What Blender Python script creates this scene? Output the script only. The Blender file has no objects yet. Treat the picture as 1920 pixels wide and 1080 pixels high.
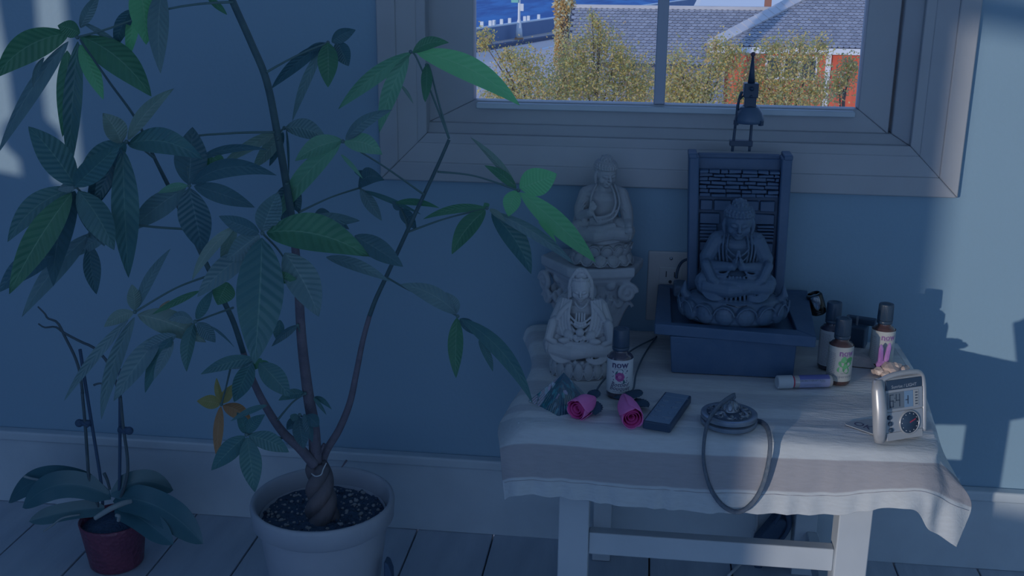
import bpy, bmesh, math, random
import numpy as np
from mathutils import Vector, Matrix, Euler, noise
random.seed(7)
D = bpy.data
SC = bpy.context.scene
COL = SC.collection
PI = math.pi

# ------------------------------------------------------------------ camera
F_PX = 2050.0
YAW, PITCH, ROLL = -0.12167651, 0.29291153, -0.00806418
CAM = Vector((0, -1.68, 0.952))
_f = Vector((math.sin(YAW)*math.cos(PITCH), math.cos(YAW)*math.cos(PITCH), -math.sin(PITCH)))
_r = _f.cross(Vector((0, 0, 1))).normalized()
_d = _f.cross(_r)
CR = math.cos(ROLL)*_r + math.sin(ROLL)*_d
CD = math.cos(ROLL)*_d - math.sin(ROLL)*_r
CF = _f
camd = D.cameras.new('camera'); cam = D.objects.new('camera', camd); COL.objects.link(cam)
camd.sensor_fit = 'HORIZONTAL'; camd.sensor_width = 36; camd.lens = F_PX/1920*36
camd.clip_start = .02; camd.clip_end = 6000
cam.matrix_world = Matrix(((CR.x, -CD.x, -CF.x, CAM.x), (CR.y, -CD.y, -CF.y, CAM.y), (CR.z, -CD.z, -CF.z, CAM.z), (0, 0, 0, 1)))
SC.camera = cam

def ray(px, py): return CR*((px-960)/F_PX) + CD*((py-540)/F_PX) + CF
def PY(px, py, Y):
    v = ray(px, py); return CAM + v*((Y-CAM.y)/v.y)
def PZ(px, py, z):
    v = ray(px, py); return CAM + v*((z-CAM.z)/v.z)
def mpp(p): return (Vector(p)-CAM).dot(CF)/F_PX      # metres per photo pixel at a point

# ------------------------------------------------------------------ light
w = D.worlds.new('sky'); SC.world = w; w.use_nodes = True
nt = w.node_tree; nt.nodes.clear()
wo = nt.nodes.new('ShaderNodeOutputWorld'); bg = nt.nodes.new('ShaderNodeBackground')
tc = nt.nodes.new('ShaderNodeTexCoord'); sx = nt.nodes.new('ShaderNodeSeparateXYZ'); rp = nt.nodes.new('ShaderNodeValToRGB')
nt.links.new(tc.outputs['Generated'], sx.inputs[0]); nt.links.new(sx.outputs['Z'], rp.inputs[0])
rp.color_ramp.elements[0].position = 0.0; rp.color_ramp.elements[0].color = (.34, .50, .78, 1)
rp.color_ramp.elements[1].position = 0.75; rp.color_ramp.elements[1].color = (.16, .32, .72, 1)
nt.links.new(rp.outputs[0], bg.inputs['Color']); nt.links.new(bg.outputs[0], wo.inputs['Surface'])
bg.inputs['Strength'].default_value = 1.0
SUN_DIR = Vector((.72, 1, -.115)).normalized()
sl = D.lights.new('sun', 'SUN'); so = D.objects.new('sun', sl); COL.objects.link(so)
sl.energy = 1.42; sl.color = (1.0, .89, .78); sl.angle = .012
so.rotation_mode = 'QUATERNION'; so.rotation_quaternion = SUN_DIR.to_track_quat('-Z', 'Y'); so.location = (-6, -9, 3)
vs = SC.view_settings; SC.display_settings.display_device = 'sRGB'
vs.view_transform = 'Standard'; vs.look = 'None'; vs.gamma = 1; vs.use_curve_mapping = False; vs.exposure = 0.0
SC.cycles.max_bounces = 8; SC.cycles.transparent_max_bounces = 16
SC.cycles.sample_clamp_indirect = 2.0; SC.cycles.caustics_refractive = False; SC.cycles.caustics_reflective = False

# ------------------------------------------------------------------ materials
def mat(name, col, rough=.6, col2=None, scale=20., bump=0., bscale=None, metal=0., spec=.5, detail=4., trans=0., fac=(.35, .7), stretch=None, coat=0., alpha=1., ior=1.45, sss=None, bdist=.01):
    m = D.materials.new(name); m.use_nodes = True; t = m.node_tree; b = t.nodes['Principled BSDF']
    b.inputs['Base Color'].default_value = (*col, 1); b.inputs['Roughness'].default_value = rough
    b.inputs['Metallic'].default_value = metal; b.inputs['Specular IOR Level'].default_value = spec
    b.inputs['Transmission Weight'].default_value = trans; b.inputs['Coat Weight'].default_value = coat; b.inputs['IOR'].default_value = ior
    tcn = t.nodes.new('ShaderNodeTexCoord'); src = tcn.outputs['Object']
    if stretch:
        mp = t.nodes.new('ShaderNodeMapping'); mp.inputs['Scale'].default_value = stretch
        t.links.new(src, mp.inputs['Vector']); src = mp.outputs[0]
    if col2 is not None:
        n = t.nodes.new('ShaderNodeTexNoise'); n.inputs['Scale'].default_value = scale; n.inputs['Detail'].default_value = detail
        t.links.new(src, n.inputs['Vector'])
        r = t.nodes.new('ShaderNodeValToRGB'); r.color_ramp.elements[0].position, r.color_ramp.elements[1].position = fac
        r.color_ramp.elements[0].color = (*col, 1); r.color_ramp.elements[1].color = (*col2, 1)
        t.links.new(n.outputs['Fac'], r.inputs[0]); t.links.new(r.outputs[0], b.inputs['Base Color'])
    if bump:
        n2 = t.nodes.new('ShaderNodeTexNoise'); n2.inputs['Scale'].default_value = bscale or scale*3; n2.inputs['Detail'].default_value = 5
        t.links.new(src, n2.inputs['Vector'])
        bp = t.nodes.new('ShaderNodeBump'); bp.inputs['Strength'].default_value = bump; bp.inputs['Distance'].default_value = bdist
        t.links.new(n2.outputs['Fac'], bp.inputs['Height']); t.links.new(bp.outputs[0], b.inputs['Normal'])
    return m

MT = {}
MT['wall'] = mat('blue_wall_paint', (.28, .445, .585), .55, (.295, .46, .60), 3, .05, 160)
MT['white'] = mat('white_gloss_paint', (.60, .70, .78), .42, (.54, .63, .71), 14, .06, 60)
MT['casing'] = mat('casing_paint', (.49, .53, .58), .45, (.45, .48, .53), 9, .05, 50)
MT['floor'] = mat('grey_floor_paint', (.52, .60, .70), .5, (.44, .52, .62), 8, .15, 30, stretch=(3, .6, 1))
MT['gap'] = mat('dark_gap', (.05, .06, .08), .9)
MT['ceil'] = mat('ceiling_paint', (.7, .7, .7), .8)

# ------------------------------------------------------------------ mesh helpers
ORG = {}
class M:
    def __init__(s): s.v = []; s.f = []; s.uv = None
    def add(s, vs_, fs_):
        o = len(s.v); s.v += [Vector(p) for p in vs_]; s.f += [tuple(i+o for i in f) for f in fs_]; return s
    def box(s, a, b, T=None):
        (x0, y0, z0), (x1, y1, z1) = a, b
        vv = [Vector(p) for p in ((x0,y0,z0),(x1,y0,z0),(x1,y1,z0),(x0,y1,z0),(x0,y0,z1),(x1,y0,z1),(x1,y1,z1),(x0,y1,z1))]
        if T is not None: vv = [T @ p for p in vv]
        return s.add(vv, [(0,3,2,1),(4,5,6,7),(0,1,5,4),(1,2,6,5),(2,3,7,6),(3,0,4,7)])
    def hexa(s, bot, top): return s.add(list(bot)+list(top), [(0,3,2,1),(4,5,6,7),(0,1,5,4),(1,2,6,5),(2,3,7,6),(3,0,4,7)])
    def tube(s, pts, r, seg=8, cap=True, flat=1.0, up=None):
        pts = [Vector(p) for p in pts]; n = len(pts)
        rs = r if isinstance(r, (list, tuple)) else [r]*n
        if len(rs) != n: rs = list(np.interp(np.linspace(0, 1, n), np.linspace(0, 1, len(rs)), rs))
        t0 = (pts[1]-pts[0]).normalized()
        u = (up or (Vector((0, 0, 1)) if abs(t0.z) < .9 else Vector((1, 0, 0)))); u = (u - t0*u.dot(t0)).normalized()
        o = len(s.v)
        for i, p in enumerate(pts):
            t = (pts[min(i+1, n-1)]-pts[max(i-1, 0)]).normalized()
            u = (u - t*u.dot(t)).normalized(); b = t.cross(u)
            for k in range(seg):
                a = 2*PI*k/seg; s.v.append(p + u*(math.cos(a)*rs[i]*flat) + b*(math.sin(a)*rs[i]))
        for i in range(n-1):
            for k in range(seg):
                k2 = (k+1) % seg; s.f.append((o+i*seg+k, o+i*seg+k2, o+(i+1)*seg+k2, o+(i+1)*seg+k))
        if cap:
            s.f.append(tuple(o+k for k in reversed(range(seg)))); s.f.append(tuple(o+(n-1)*seg+k for k in range(seg)))
        return s
    def lathe(s, prof, seg=32, T=None, cap=True):
        T = T or Matrix(); o = len(s.v); n = len(prof)
        for (r, z) in prof:
            for k in range(seg):
                a = 2*PI*k/seg; s.v.append(T @ Vector((r*math.cos(a), r*math.sin(a), z)))
        for i in range(n-1):
            for k in range(seg):
                k2 = (k+1) % seg; s.f.append((o+i*seg+k, o+i*seg+k2, o+(i+1)*seg+k2, o+(i+1)*seg+k))
        if cap:
            if prof[0][0] > 1e-6: s.f.append(tuple(o+k for k in reversed(range(seg))))
            if prof[-1][0] > 1e-6: s.f.append(tuple(o+(n-1)*seg+k for k in range(seg)))
        return s
    def ell(s, c, r, rot=(0, 0, 0), seg=20, ring=12):
        T = Matrix.Translation(c) @ Euler(rot).to_matrix().to_4x4() @ Matrix.Diagonal((r[0], r[1], r[2], 1)) if not isinstance(r, (int, float)) else Matrix.Translation(c) @ Matrix.Scale(r, 4)
        return s.lathe([(max(math.sin(PI*i/ring), 1e-4), -math.cos(PI*i/ring)) for i in range(ring+1)], seg, T)
    def grid(s, fn, nu, nv, closed=False):
        o = len(s.v)
        for j in range(nv+1):
            for i in range(nu+1): s.v.append(Vector(fn(i/nu, j/nv)))
        for j in range(nv):
            for i in range(nu): s.f.append((o+j*(nu+1)+i, o+j*(nu+1)+i+1, o+(j+1)*(nu+1)+i+1, o+(j+1)*(nu+1)+i))
        return s
    def prism(s, poly, a, b):
        # poly list of 3D points (one side), extruded by vector b-a
        n = len(poly); e = Vector(b)-Vector(a)
        return s.add([Vector(p) for p in poly]+[Vector(p)+e for p in poly], [tuple(reversed(range(n))), tuple(range(n, 2*n))]+[(i, (i+1) % n, n+(i+1) % n, n+i) for i in range(n)])
    def build(s, name, m, parent=None, smooth=False, bevel=0, subsurf=0, solid=0, bseg=2, auto=None, uvs=None):
        me = D.meshes.new(name); org = ORG.get(parent.name, Vector()) if parent else Vector()
        me.from_pydata([tuple(p-org) for p in s.v], [], s.f)
        bmm = bmesh.new(); bmm.from_mesh(me); bmesh.ops.recalc_face_normals(bmm, faces=bmm.faces); bmm.to_mesh(me); bmm.free()
        o = D.objects.new(name, me); COL.objects.link(o); me.materials.append(m if not isinstance(m, str) else MT[m])
        if parent: o.parent = parent
        ORG[o.name] = org
        if smooth: me.shade_smooth()
        if solid:
            md = o.modifiers.new('solid', 'SOLIDIFY'); md.thickness = solid; md.offset = 0
        if bevel:
            md = o.modifiers.new('bevel', 'BEVEL'); md.width = bevel; md.segments = bseg; md.limit_method = 'ANGLE'; md.angle_limit = .6
            me.shade_smooth(); md.harden_normals = True
        if subsurf:
            md = o.modifiers.new('sub', 'SUBSURF'); md.levels = subsurf; md.render_levels = subsurf
        if auto is not None:
            me.shade_smooth()
            me.set_sharp_from_angle(angle=auto)
        return o
def tag(o, label=None, cat=None, group=None, kind=None):
    if label: o['label'] = label
    if cat: o['category'] = cat
    if group: o['group'] = group
    if kind: o['kind'] = kind
    return o
def empty(name, loc, label=None, cat=None, group=None, kind=None):
    o = D.objects.new(name, None); COL.objects.link(o); o.location = loc; ORG[o.name] = Vector(loc); o.empty_display_size = .02
    return tag(o, label, cat, group, kind)
def catmull(pts, n):
    pts = [Vector(p) for p in pts]; out = []; m = len(pts)-1
    for k in range(n+1):
        t = k/n*m; i = min(int(t), m-1); t -= i
        p0, p1, p2, p3 = pts[max(i-1, 0)], pts[i], pts[i+1], pts[min(i+2, m)]
        out.append(.5*((2*p1)+(p2-p0)*t+(2*p0-5*p1+4*p2-p3)*t*t+(3*p1-p0-3*p2+p3)*t**3))
    return out
# ------------------------------------------------------------------ room shell
WX0, WX1, ZC, YB = -1.9, 1.75, 2.35, -4.7      # left wall, right wall, ceiling, open back of the room
# window measurements read on the wall plane
OX0, OX1 = PY(708, 60, 0).x, PY(1840, 0, 0).x       # outer casing edges
OZ0 = PY(1250, 352, 0).z
GZ0 = PY(1250, 195, .04).z; GX0 = PY(890, 100, .04).x; GX1 = PY(1617, 100, .04).x
WZ1 = 1.62
HX0, HX1, HZ0, HZ1 = OX0+.05, OX1-.05, OZ0+.05, WZ1-.05
fw = M()
for a, b in (((WX0, 0, 0), (HX0, .12, ZC)), ((HX1, 0, 0), (WX1, .12, ZC)), ((HX0, 0, 0), (HX1, .12, HZ0)), ((HX0, 0, HZ1), (HX1, .12, ZC))): fw.box(a, b)
tag(fw.build('wall_front', 'wall'), 'blue painted wall behind the plants and the table', kind='structure')
m = M(); m.box((WX1, YB, 0), (WX1+.1, .12, ZC)); tag(m.build('wall_right', 'wall'), 'blue painted side wall on the right', kind='structure')
m = M(); m.box((WX0-.1, YB, ZC), (WX1+.1, .12, ZC+.1)); tag(m.build('ceiling', 'ceil'), 'white ceiling', kind='structure')
# left wall with the two sunlit windows that throw the bright patches
def src(xw, zw, X=WX0):     # where the sun ray that lands on the front wall at (xw, zw) crosses the left wall
    k = (xw-X)/SUN_DIR.x; return (-k*SUN_DIR.y, zw-k*SUN_DIR.z)
z_a0 = src(-.922, .583)[1]; y_a1 = src(-.922, .583, WX0-.06)[0]; y_a0, _ = src(-1.30, .583); z_a1 = z_a0+1.0
y_b0, _ = src(.452, .5); y_b1 = y_b0-1.05; z_b0, z_b1 = src(.62, PY(1870, 946, 0).z)[1], 2.1
lw = M()
for y0, y1 in ((y_a0, .12), (y_b0, y_a1), (YB, y_b1)): lw.box((WX0-.06, y0, 0), (WX0, y1, ZC))
lw.box((WX0-.06, y_a1, 0), (WX0, y_a0, z_a0)); lw.box((WX0-.06, y_a1, z_a1), (WX0, y_a0, ZC))
lw.box((WX0-.06, y_b1, 0), (WX0, y_b0, z_b0)); lw.box((WX0-.06, y_b1, z_b1), (WX0, y_b0, ZC))
tag(lw.build('wall_left', 'wall'), 'blue painted wall on the left, pierced by two windows', kind='structure')
# window 2: unseen turned bar, added to shape the shadow on the front wall
w2 = empty('window_2', (WX0-.03, y_a0, z_a0), 'unseen side window with a turned white bar added for its shadow', kind='structure')
ym, _ = src(-1.001, .6, WX0-.03); ys, _ = src(-1.041, .6); ye, _ = src(-1.007, .6); R0 = abs(ys-ye)/2
T = Matrix.Translation((WX0-.03, ym, z_a0))
zz = lambda zp: zp
prof = [(R0*1.0, 0), (R0*1.0, .035), (R0*1.25, .04), (R0*1.75, .055), (R0*1.9, .072), (R0*1.7, .09), (R0*1.15, .102), (R0, .108), (R0*1.02, .20), (R0*1.2, .30), (R0*1.7, .315), (R0*1.7, .33), (R0*2.0, .34), (R0*2.1, .37), (R0*1.2, .40), (R0, .45), (R0, 1.0)]
M().lathe(prof, 20, T).build('mullion', 'white', w2, smooth=True)  # bar's turned profile is made up to cast the curved shadow
w3 = empty('window_3', (WX0-.03, y_b0, z_b0), 'side window behind the viewer with a meeting rail', kind='structure')
yr, zr = src(.62, .868); sl_ = .16
M().box((WX0-.05, y_b1, zr-.022), (WX0-.02, y_b0, zr+.030)).build('meeting_rail', 'white', w3)
# floor planks
fl = empty('floor', (0, 0, 0), 'grey painted plank floor', kind='structure')
PWD = .1335
m = M(); m.box((WX0-.1, YB, -.05), (WX1+.1, 0, -.02)); m.build('subfloor', 'gap', fl)
k = 0; pm = None
pk = []
x = -.366-PWD*12
while x < WX1:
    if pm is None:
        mm = M(); mm.box((.0012, YB, -.018), (PWD-.0012, 0, 0)); po = mm.build('floor_plank', 'floor', fl, bevel=.0015, bseg=1); pm = po
    else:
        po = pm.copy(); COL.objects.link(po)
    po.location = (x, 0, random.uniform(-.0008, .0003)); x += PWD
# baseboard: board, cap and shoe
bbz = PY(450, 830, 0).z; 
def baseboard(name, x0, x1, label):
    r = empty(name, (x0, 0, 0), label, kind='structure')
    M().box((x0, -.014, 0.0), (x1, .0, bbz-.012)).build('board', 'white', r, bevel=.001)
    M().box((x0, -.021, bbz-.014), (x1, .0, bbz+.004)).build('cap_moulding', 'white', r, bevel=.004, bseg=3)
    return r
baseboard('baseboard_front', WX0, WX1, 'white baseboard with a moulded cap along the floor')

# ------------------------------------------------------------------ front window
W1 = empty('window_1', ((OX0+OX1)/2, 0, OZ0), 'white framed window with a deep moulded casing over the table', kind='structure')
def nest(name, x0, x1, z0, z1, wd, y0, y1, mt='casing', bevel=.0015, lean=0.0):
    """four mitred boards round a rectangle; lean drops the inner edge back into the wall"""
    a = [(x0, z0), (x1, z0), (x1, z1), (x0, z1)]; b = [(x0+wd, z0+wd), (x1-wd, z0+wd), (x1-wd, z1-wd), (x0+wd, z1-wd)]
    for i in range(4):
        j = (i+1) % 4; q = [a[i], a[j], b[j], b[i]]
        mm = M(); mm.hexa([(p[0], y1, p[1]) for p in q], [(p[0], y0+(lean if n > 1 else 0), p[1]) for n, p in enumerate(q)])
        mm.build(name, mt, W1, bevel=bevel)
xi = lambda px, Y: PY(px, 100, Y).x
nest('casing_board', OX0, OX1, OZ0, WZ1, .030, -.010, .03, bevel=.0025)
nest('casing_board', OX0+.0290, OX1-.0290, OZ0+.0290, WZ1-.0290, .031, -.007, .04, lean=.006, bevel=.0015)
nest('casing_bead', OX0+.0588, OX1-.0588, OZ0+.0588, WZ1-.0588, .0158, -.0005, .05, bevel=.002)
J = .0732
sx0 = xi(799, .03); sx1 = PY(1683, 100, .03).x; sz0 = PY(1250, 236, .03).z
jd = max(sx0-(OX0+J), .012)
# jamb lining, then the sash itself
def ringbox(name, x0, x1, z0, z1, ix0, ix1, iz0, iz1, y0, y1, mt='casing', bevel=.002, lean=0):
    a = [(x0, z0), (x1, z0), (x1, z1), (x0, z1)]; b = [(ix0, iz0), (ix1, iz0), (ix1, iz1), (ix0, iz1)]
    for i in range(4):
        j = (i+1) % 4; q = [a[i], a[j], b[j], b[i]]
        M().hexa([(p[0], y1, p[1]) for p in q], [(p[0], y0+(lean if n > 1 else 0), p[1]) for n, p in enumerate(q)]).build(name, mt, W1, bevel=bevel)
ringbox('jamb_lining', OX0+J, OX1-J, OZ0+J, WZ1-J, sx0-.002, sx1+.002, sz0-.002, WZ1-.13, .010, .07, lean=.012)
ringbox('sash_rail', sx0+.0015, sx1-.0015, sz0-.004, WZ1-.132, GX0, GX1, GZ0, WZ1-.18, .028, .06)
lz = PY(1250, 204, .02).z
M().box((GX0+.006, .014, lz-.006), (GX1-.006, .03, lz+.003)).build('sash_lip', 'white', W1, bevel=.002)
mx = PY(1240, 100, .04).x
MT['mullion'] = mat('mullion_paint', (.45, .50, .62), .5)
M().box((mx-.0085, .030, GZ0), (mx+.0085, .058, WZ1-.18)).build('mullion', 'mullion', W1, bevel=.002)
def glassmat(name, tint=(.96, .97, 1), gl=.06):
    g = D.materials.new(name); g.use_nodes = True; t = g.node_tree; t.nodes.clear()
    o = t.nodes.new('ShaderNodeOutputMaterial'); mx_ = t.nodes.new('ShaderNodeMixShader'); tr = t.nodes.new('ShaderNodeBsdfTransparent'); gs = t.nodes.new('ShaderNodeBsdfGlossy')
    fr = t.nodes.new('ShaderNodeLayerWeight'); fr.inputs['Blend'].default_value = gl*2
    tr.inputs['Color'].default_value = (*tint, 1); gs.inputs['Roughness'].default_value = .03
    t.links.new(fr.outputs['Fresnel'], mx_.inputs[0]); t.links.new(tr.outputs[0], mx_.inputs[1]); t.links.new(gs.outputs[0], mx_.inputs[2]); t.links.new(mx_.outputs[0], o.inputs['Surface'])
    return g
MT['pane'] = glassmat('window_glass')
for a, b in ((GX0-.004, mx-.006), (mx+.006, GX1+.004)):
    M().box((a, .042, GZ0-.004), (b, .046, WZ1-.176)).build('pane', 'pane', W1)

# ------------------------------------------------------------------ outside
GZ = -5.5
MT['sea'] = mat('sea_water', (.02, .125, .36), .55, (.05, .24, .52), .30, .5, .5, bdist=.4, stretch=(1, .16, 1), fac=(.42, .6), spec=.12)
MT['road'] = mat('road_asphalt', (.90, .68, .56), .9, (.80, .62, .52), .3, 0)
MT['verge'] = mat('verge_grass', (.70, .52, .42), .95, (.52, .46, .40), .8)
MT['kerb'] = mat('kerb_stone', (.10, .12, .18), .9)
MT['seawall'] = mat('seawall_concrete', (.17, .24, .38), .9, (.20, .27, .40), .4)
MT['paint'] = mat('outdoor_white', (.80, .82, .80), .7)
M().add([(-900, 60, -6.9), (900, 60, -6.9), (900, 3000, -6.9), (-900, 3000, -6.9)], [(0, 1, 2, 3)]).build('sea', 'sea')
tag(D.objects['sea'], 'blue rippled sea beyond the seawall', 'water', kind='structure')
a = PZ(915, 85, GZ); b = PZ(1045, 62, GZ); e = (b-a).normalized(); nrm = Vector((-e.y, e.x, 0))
A = a-e*60; B = b+e*75
M().hexa([(-120, -.0+8, GZ-1.5), (120, 8, GZ-1.5), B+Vector((0, 0, -1.5)), A+Vector((0, 0, -1.5))], [(-120, 8, GZ), (120, 8, GZ), B, A]).build('ground', 'road')
tag(D.objects['ground'], 'grey asphalt road running along the seawall', kind='structure')
c1 = PZ(900, 97, GZ); c2 = PZ(1040, 73, GZ); n2 = Vector((-(c2-c1).y, (c2-c1).x, 0)).normalized(); e2 = (c2-c1).normalized()
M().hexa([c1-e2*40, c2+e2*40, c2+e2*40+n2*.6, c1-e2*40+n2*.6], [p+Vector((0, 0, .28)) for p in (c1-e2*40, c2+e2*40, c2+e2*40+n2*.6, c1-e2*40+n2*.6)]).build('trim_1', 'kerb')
tag(D.objects['trim_1'], 'dark kerb between road and dry grass verge', kind='structure')
M().hexa([c1-e2*40+n2*.6, c2+e2*40+n2*.6, b+e*40, a-e*40], [p+Vector((0, 0, .2)) for p in (c1-e2*40+n2*.6, c2+e2*40+n2*.6, b+e*40, a-e*40)]).build('verge', 'verge')
tag(D.objects['verge'], 'strip of dry grass at the foot of the seawall', 'grass', kind='stuff')
l1 = PZ(925, 118, GZ); l2 = PZ(1035, 88, GZ); e3 = (l2-l1).normalized(); n3 = Vector((-e3.y, e3.x, 0))
mk = M()
for q in (0.0, .42, .84):
    p = l1+(l2-l1)*q; mk.hexa([p, p+e3*3, p+e3*3+n3*.25, p+n3*.25], [v+Vector((0, 0, .02)) for v in (p, p+e3*3, p+e3*3+n3*.25, p+n3*.25)])
tag(mk.build('trim_2', 'paint'), 'painted white lane dashes on the road', kind='structure')
zt0 = PY(895, 52, a.y).z; 
sw = empty('seawall', a, 'long blue shadowed concrete seawall with pale bollards along its top', 'wall')
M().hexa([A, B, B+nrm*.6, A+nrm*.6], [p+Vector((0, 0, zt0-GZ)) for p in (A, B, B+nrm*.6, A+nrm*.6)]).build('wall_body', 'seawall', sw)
M().hexa([p+Vector((0, 0, zt0-GZ)) for p in (A, B, B+nrm*.6, A+nrm*.6)], [p+Vector((0, 0, zt0-GZ+.08)) for p in (A, B, B+nrm*.6, A+nrm*.6)]).build('coping', 'paint', sw)
bo = None
for px in (896, 910.5, 926, 933, 947, 962, 990, 997, 1016, 1052):
    # spaced along the wall top
    v = ray(px, 50); t = None
    # intersect vertical wall plane
    den = v.x*nrm.x+v.y*nrm.y; k = ((A-CAM).dot(nrm))/den; p = CAM+v*k; p = Vector((p.x, p.y, zt0+.08))+nrm*.3
    if bo is None:
        bm_ = M(); bm_.box(p+Vector((-.13, -.13, 0)), p+Vector((.13, .13, .42))); bo = bm_.build('bollard', 'paint', sw, bevel=.03, bseg=1); p0 = p
    else:
        c = bo.copy(); COL.objects.link(c); c.location = bo.location + (p-p0)
# lamp post
lb = PZ(973, 79, GZ)
lp = empty('street_lamp', lb, 'white lamp post with a green sign by the seawall', 'lamp post')
MT['orange'] = mat('orange_paint', (.55, .30, .16), .8)
M().box(lb+Vector((-.32, -.32, 0)), lb+Vector((.32, .32, .35))).build('footing', 'orange', lp)
M().lathe([(.30, .35), (.25, .9), (.17, 1.6), (.115, 1.8), (.10, 5.0), (.08, 8.5)], 12, Matrix.Translation(lb)).build('pole', 'paint', lp, smooth=True)
M().tube([lb+Vector((0, 0, 8.4)), lb+Vector((.5, -.3, 8.8)), lb+Vector((1.5, -.9, 8.9))], [.08, .07, .06]).build('arm', 'paint', lp)
M().box(lb+Vector((1.1, -1.1, 8.8)), lb+Vector((1.9, -.7, 8.98))).build('lamp_head', 'paint', lp, bevel=.05)
MT['sign'] = mat('green_sign', (.25, .62, .50), .6)
s0 = PY(966, 2, lb.y-.2)
M().box(s0+Vector((-.32, -.03, -.12)), s0+Vector((.24, .03, .8))).build('sign_plate', 'sign', lp)
M().box(s0+Vector((.42, -.12, -.75)), s0+Vector((.68, .12, -.2))).build('control_box', 'paint', lp)

# the neighbouring house: two shingled roof slopes, hip cap, eave, red wall
MT['shingle'] = D.materials.new('roof_shingle'); MT['shingle'].use_nodes = True
t = MT['shingle'].node_tree; b_ = t.nodes['Principled BSDF']; b_.inputs['Roughness'].default_value = .9
oi = t.nodes.new('ShaderNodeObjectInfo'); gi = t.nodes.new('ShaderNodeNewGeometry'); ad = t.nodes.new('ShaderNodeMath'); fr_ = t.nodes.new('ShaderNodeMath'); fr_.operation = 'FRACT'
t.links.new(oi.outputs['Random'], ad.inputs[0]); t.links.new(gi.outputs['Random Per Island'], ad.inputs[1]); t.links.new(ad.outputs[0], fr_.inputs[0])
rr = t.nodes.new('ShaderNodeValToRGB'); rr.color_ramp.elements[0].color = (.34, .34, .36, 1); rr.color_ramp.elements[1].color = (.48, .47, .48, 1)
t.links.new(fr_.outputs[0], rr.inputs[0]); t.links.new(rr.outputs[0], b_.inputs['Base Color'])
MT['roofbase'] = mat('roof_underlay', (.075, .085, .12), .95)
MT['cap'] = mat('hip_cap', (.66, .64, .62), .9, (.56, .55, .55), 1.2)
MT['redwall'] = mat('red_siding', (.80, .17, .08), .85, (.66, .13, .08), 1.4, stretch=(6, 6, .3))
MT['bluewall'] = mat('slate_blue_siding', (.22, .27, .40), .9, (.26, .31, .44), 1.4)
MT['fascia'] = mat('fascia_white', (.78, .80, .80), .8)
hb = PY(1360, 90, 38)
house = empty('house', Vector((hb.x, 38, GZ)), 'orange red house with grey scalloped shingle roof across the road', 'house')
TH = math.radians(35); US = Vector((0, math.cos(TH), math.sin(TH))); NS = Vector((0, -math.sin(TH), math.cos(TH)))
SW, SR = .2, .163
def shingle_poly(th):
    pts = [(-SW*.49, SR*1.35), (SW*.49, SR*1.35), (SW*.49, SR*.42), (SW*.36, SR*.10), (SW*.16, 0), (-SW*.16, 0), (-SW*.36, SR*.10), (-SW*.49, SR*.42)]
    return pts
def roof(origin, x0, x1, rows, left_lim, right_lim, proto, budget):
    mm = M(); n = 0; placed = []
    for r in range(rows):
        s_ = r*SR
        off = (r % 2)*SW*.5
        xx = x0+off
        while xx < x1:
            if xx > left_lim(s_) and xx < right_lim(s_):
                placed.append((xx, s_))
            xx += SW
    return placed
EDGE = []
MT['shedge'] = mat('shingle_edge_shade', (.13, .14, .18), .95)  # shade between the shingles, painted on as dark edge faces
def edge_mat(o):
    o.data.materials.append(MT['shedge'])
    for p in o.data.polygons:
        if len(p.vertices) == 4: p.material_index = 1
def seat(x, s_, Yo, Zo, lift=0): return Vector((x, Yo, Zo))+US*s_+NS*lift
sp = M()
def add_shingle(mm, x, s_, Yo, Zo):
    pts = shingle_poly(0); o = seat(x, s_, Yo, Zo)
    low = [o+Vector((p[0], 0, 0))+US*p[1]+NS*(.030*(1-p[1]/(SR*1.35))+.004) for p in pts]
    n = len(pts); EDGE.append(len(mm.f)); mm.add(low+[q-NS*.030 for q in low], [tuple(range(n))]+[(i, n+i, n+(i+1) % n, (i+1) % n) for i in range(n)])
def plane_hit(px, py, Yo, Zo):
    v = ray(px, py); k = ((Vector((0, Yo, Zo))-CAM).dot(NS))/v.dot(NS); return CAM+v*k
# right slope
RY, RZ = 38.0, PY(1480, 89, 38).z
h1 = plane_hit(1345, 82, RY, RZ); h2 = plane_hit(1500, 0, RY, RZ)
sl1 = (h1-Vector((h1.x, RY, RZ))).dot(US); sl2 = (h2-Vector((h2.x, RY, RZ))).dot(US)
hipx = lambda s_: h1.x+(h2.x-h1.x)*(s_-sl1)/(sl2-sl1)
xr1 = plane_hit(1640, 60, RY, RZ).x+.6
# left slope, set a little behind and lower
LY = 37.7; LZ = PY(1250, 122, LY).z
g1 = plane_hit(1345, 82, LY, LZ); g2 = plane_hit(1480, 12, LY, LZ); t1 = (g1-Vector((g1.x, LY, LZ))).dot(US); t2 = (g2-Vector((g2.x, LY, LZ))).dot(US)
ghx = lambda s_: g1.x+(g2.x-g1.x)*(s_-t1)/(t2-t1)
xl0 = plane_hit(1068, 60, LY, LZ).x
top = plane_hit(1250, 14, LY, LZ); smax = (top-Vector((top.x, LY, LZ))).dot(US)
PR = roof(None, h1.x-.2, xr1, 34, lambda s_: hipx(s_)+.12, lambda s_: 1e9, None, 0)
PL = roof(None, xl0, g2.x+1, int(smax/SR)+1, lambda s_: xl0, lambda s_: ghx(s_)-.02 if s_ > t1-.2 else g1.x+.2, None, 0)
vis = [(x, s_, RY, RZ) for x, s_ in PR if s_ < 3.4 and x < plane_hit(1612, 60, RY, RZ).x] + [(x, s_, LY, LZ) for x, s_ in PL if s_ > 1.0]
vis.sort(key=lambda q: -q[1] if q[2] == LY else q[1]*0-q[1])
single = set()
for q in [v for v in vis if v[2] == LY][:150]+[v for v in vis if v[2] == RY][-150:]: single.add(q)
pr = None
rest = M()
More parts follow.
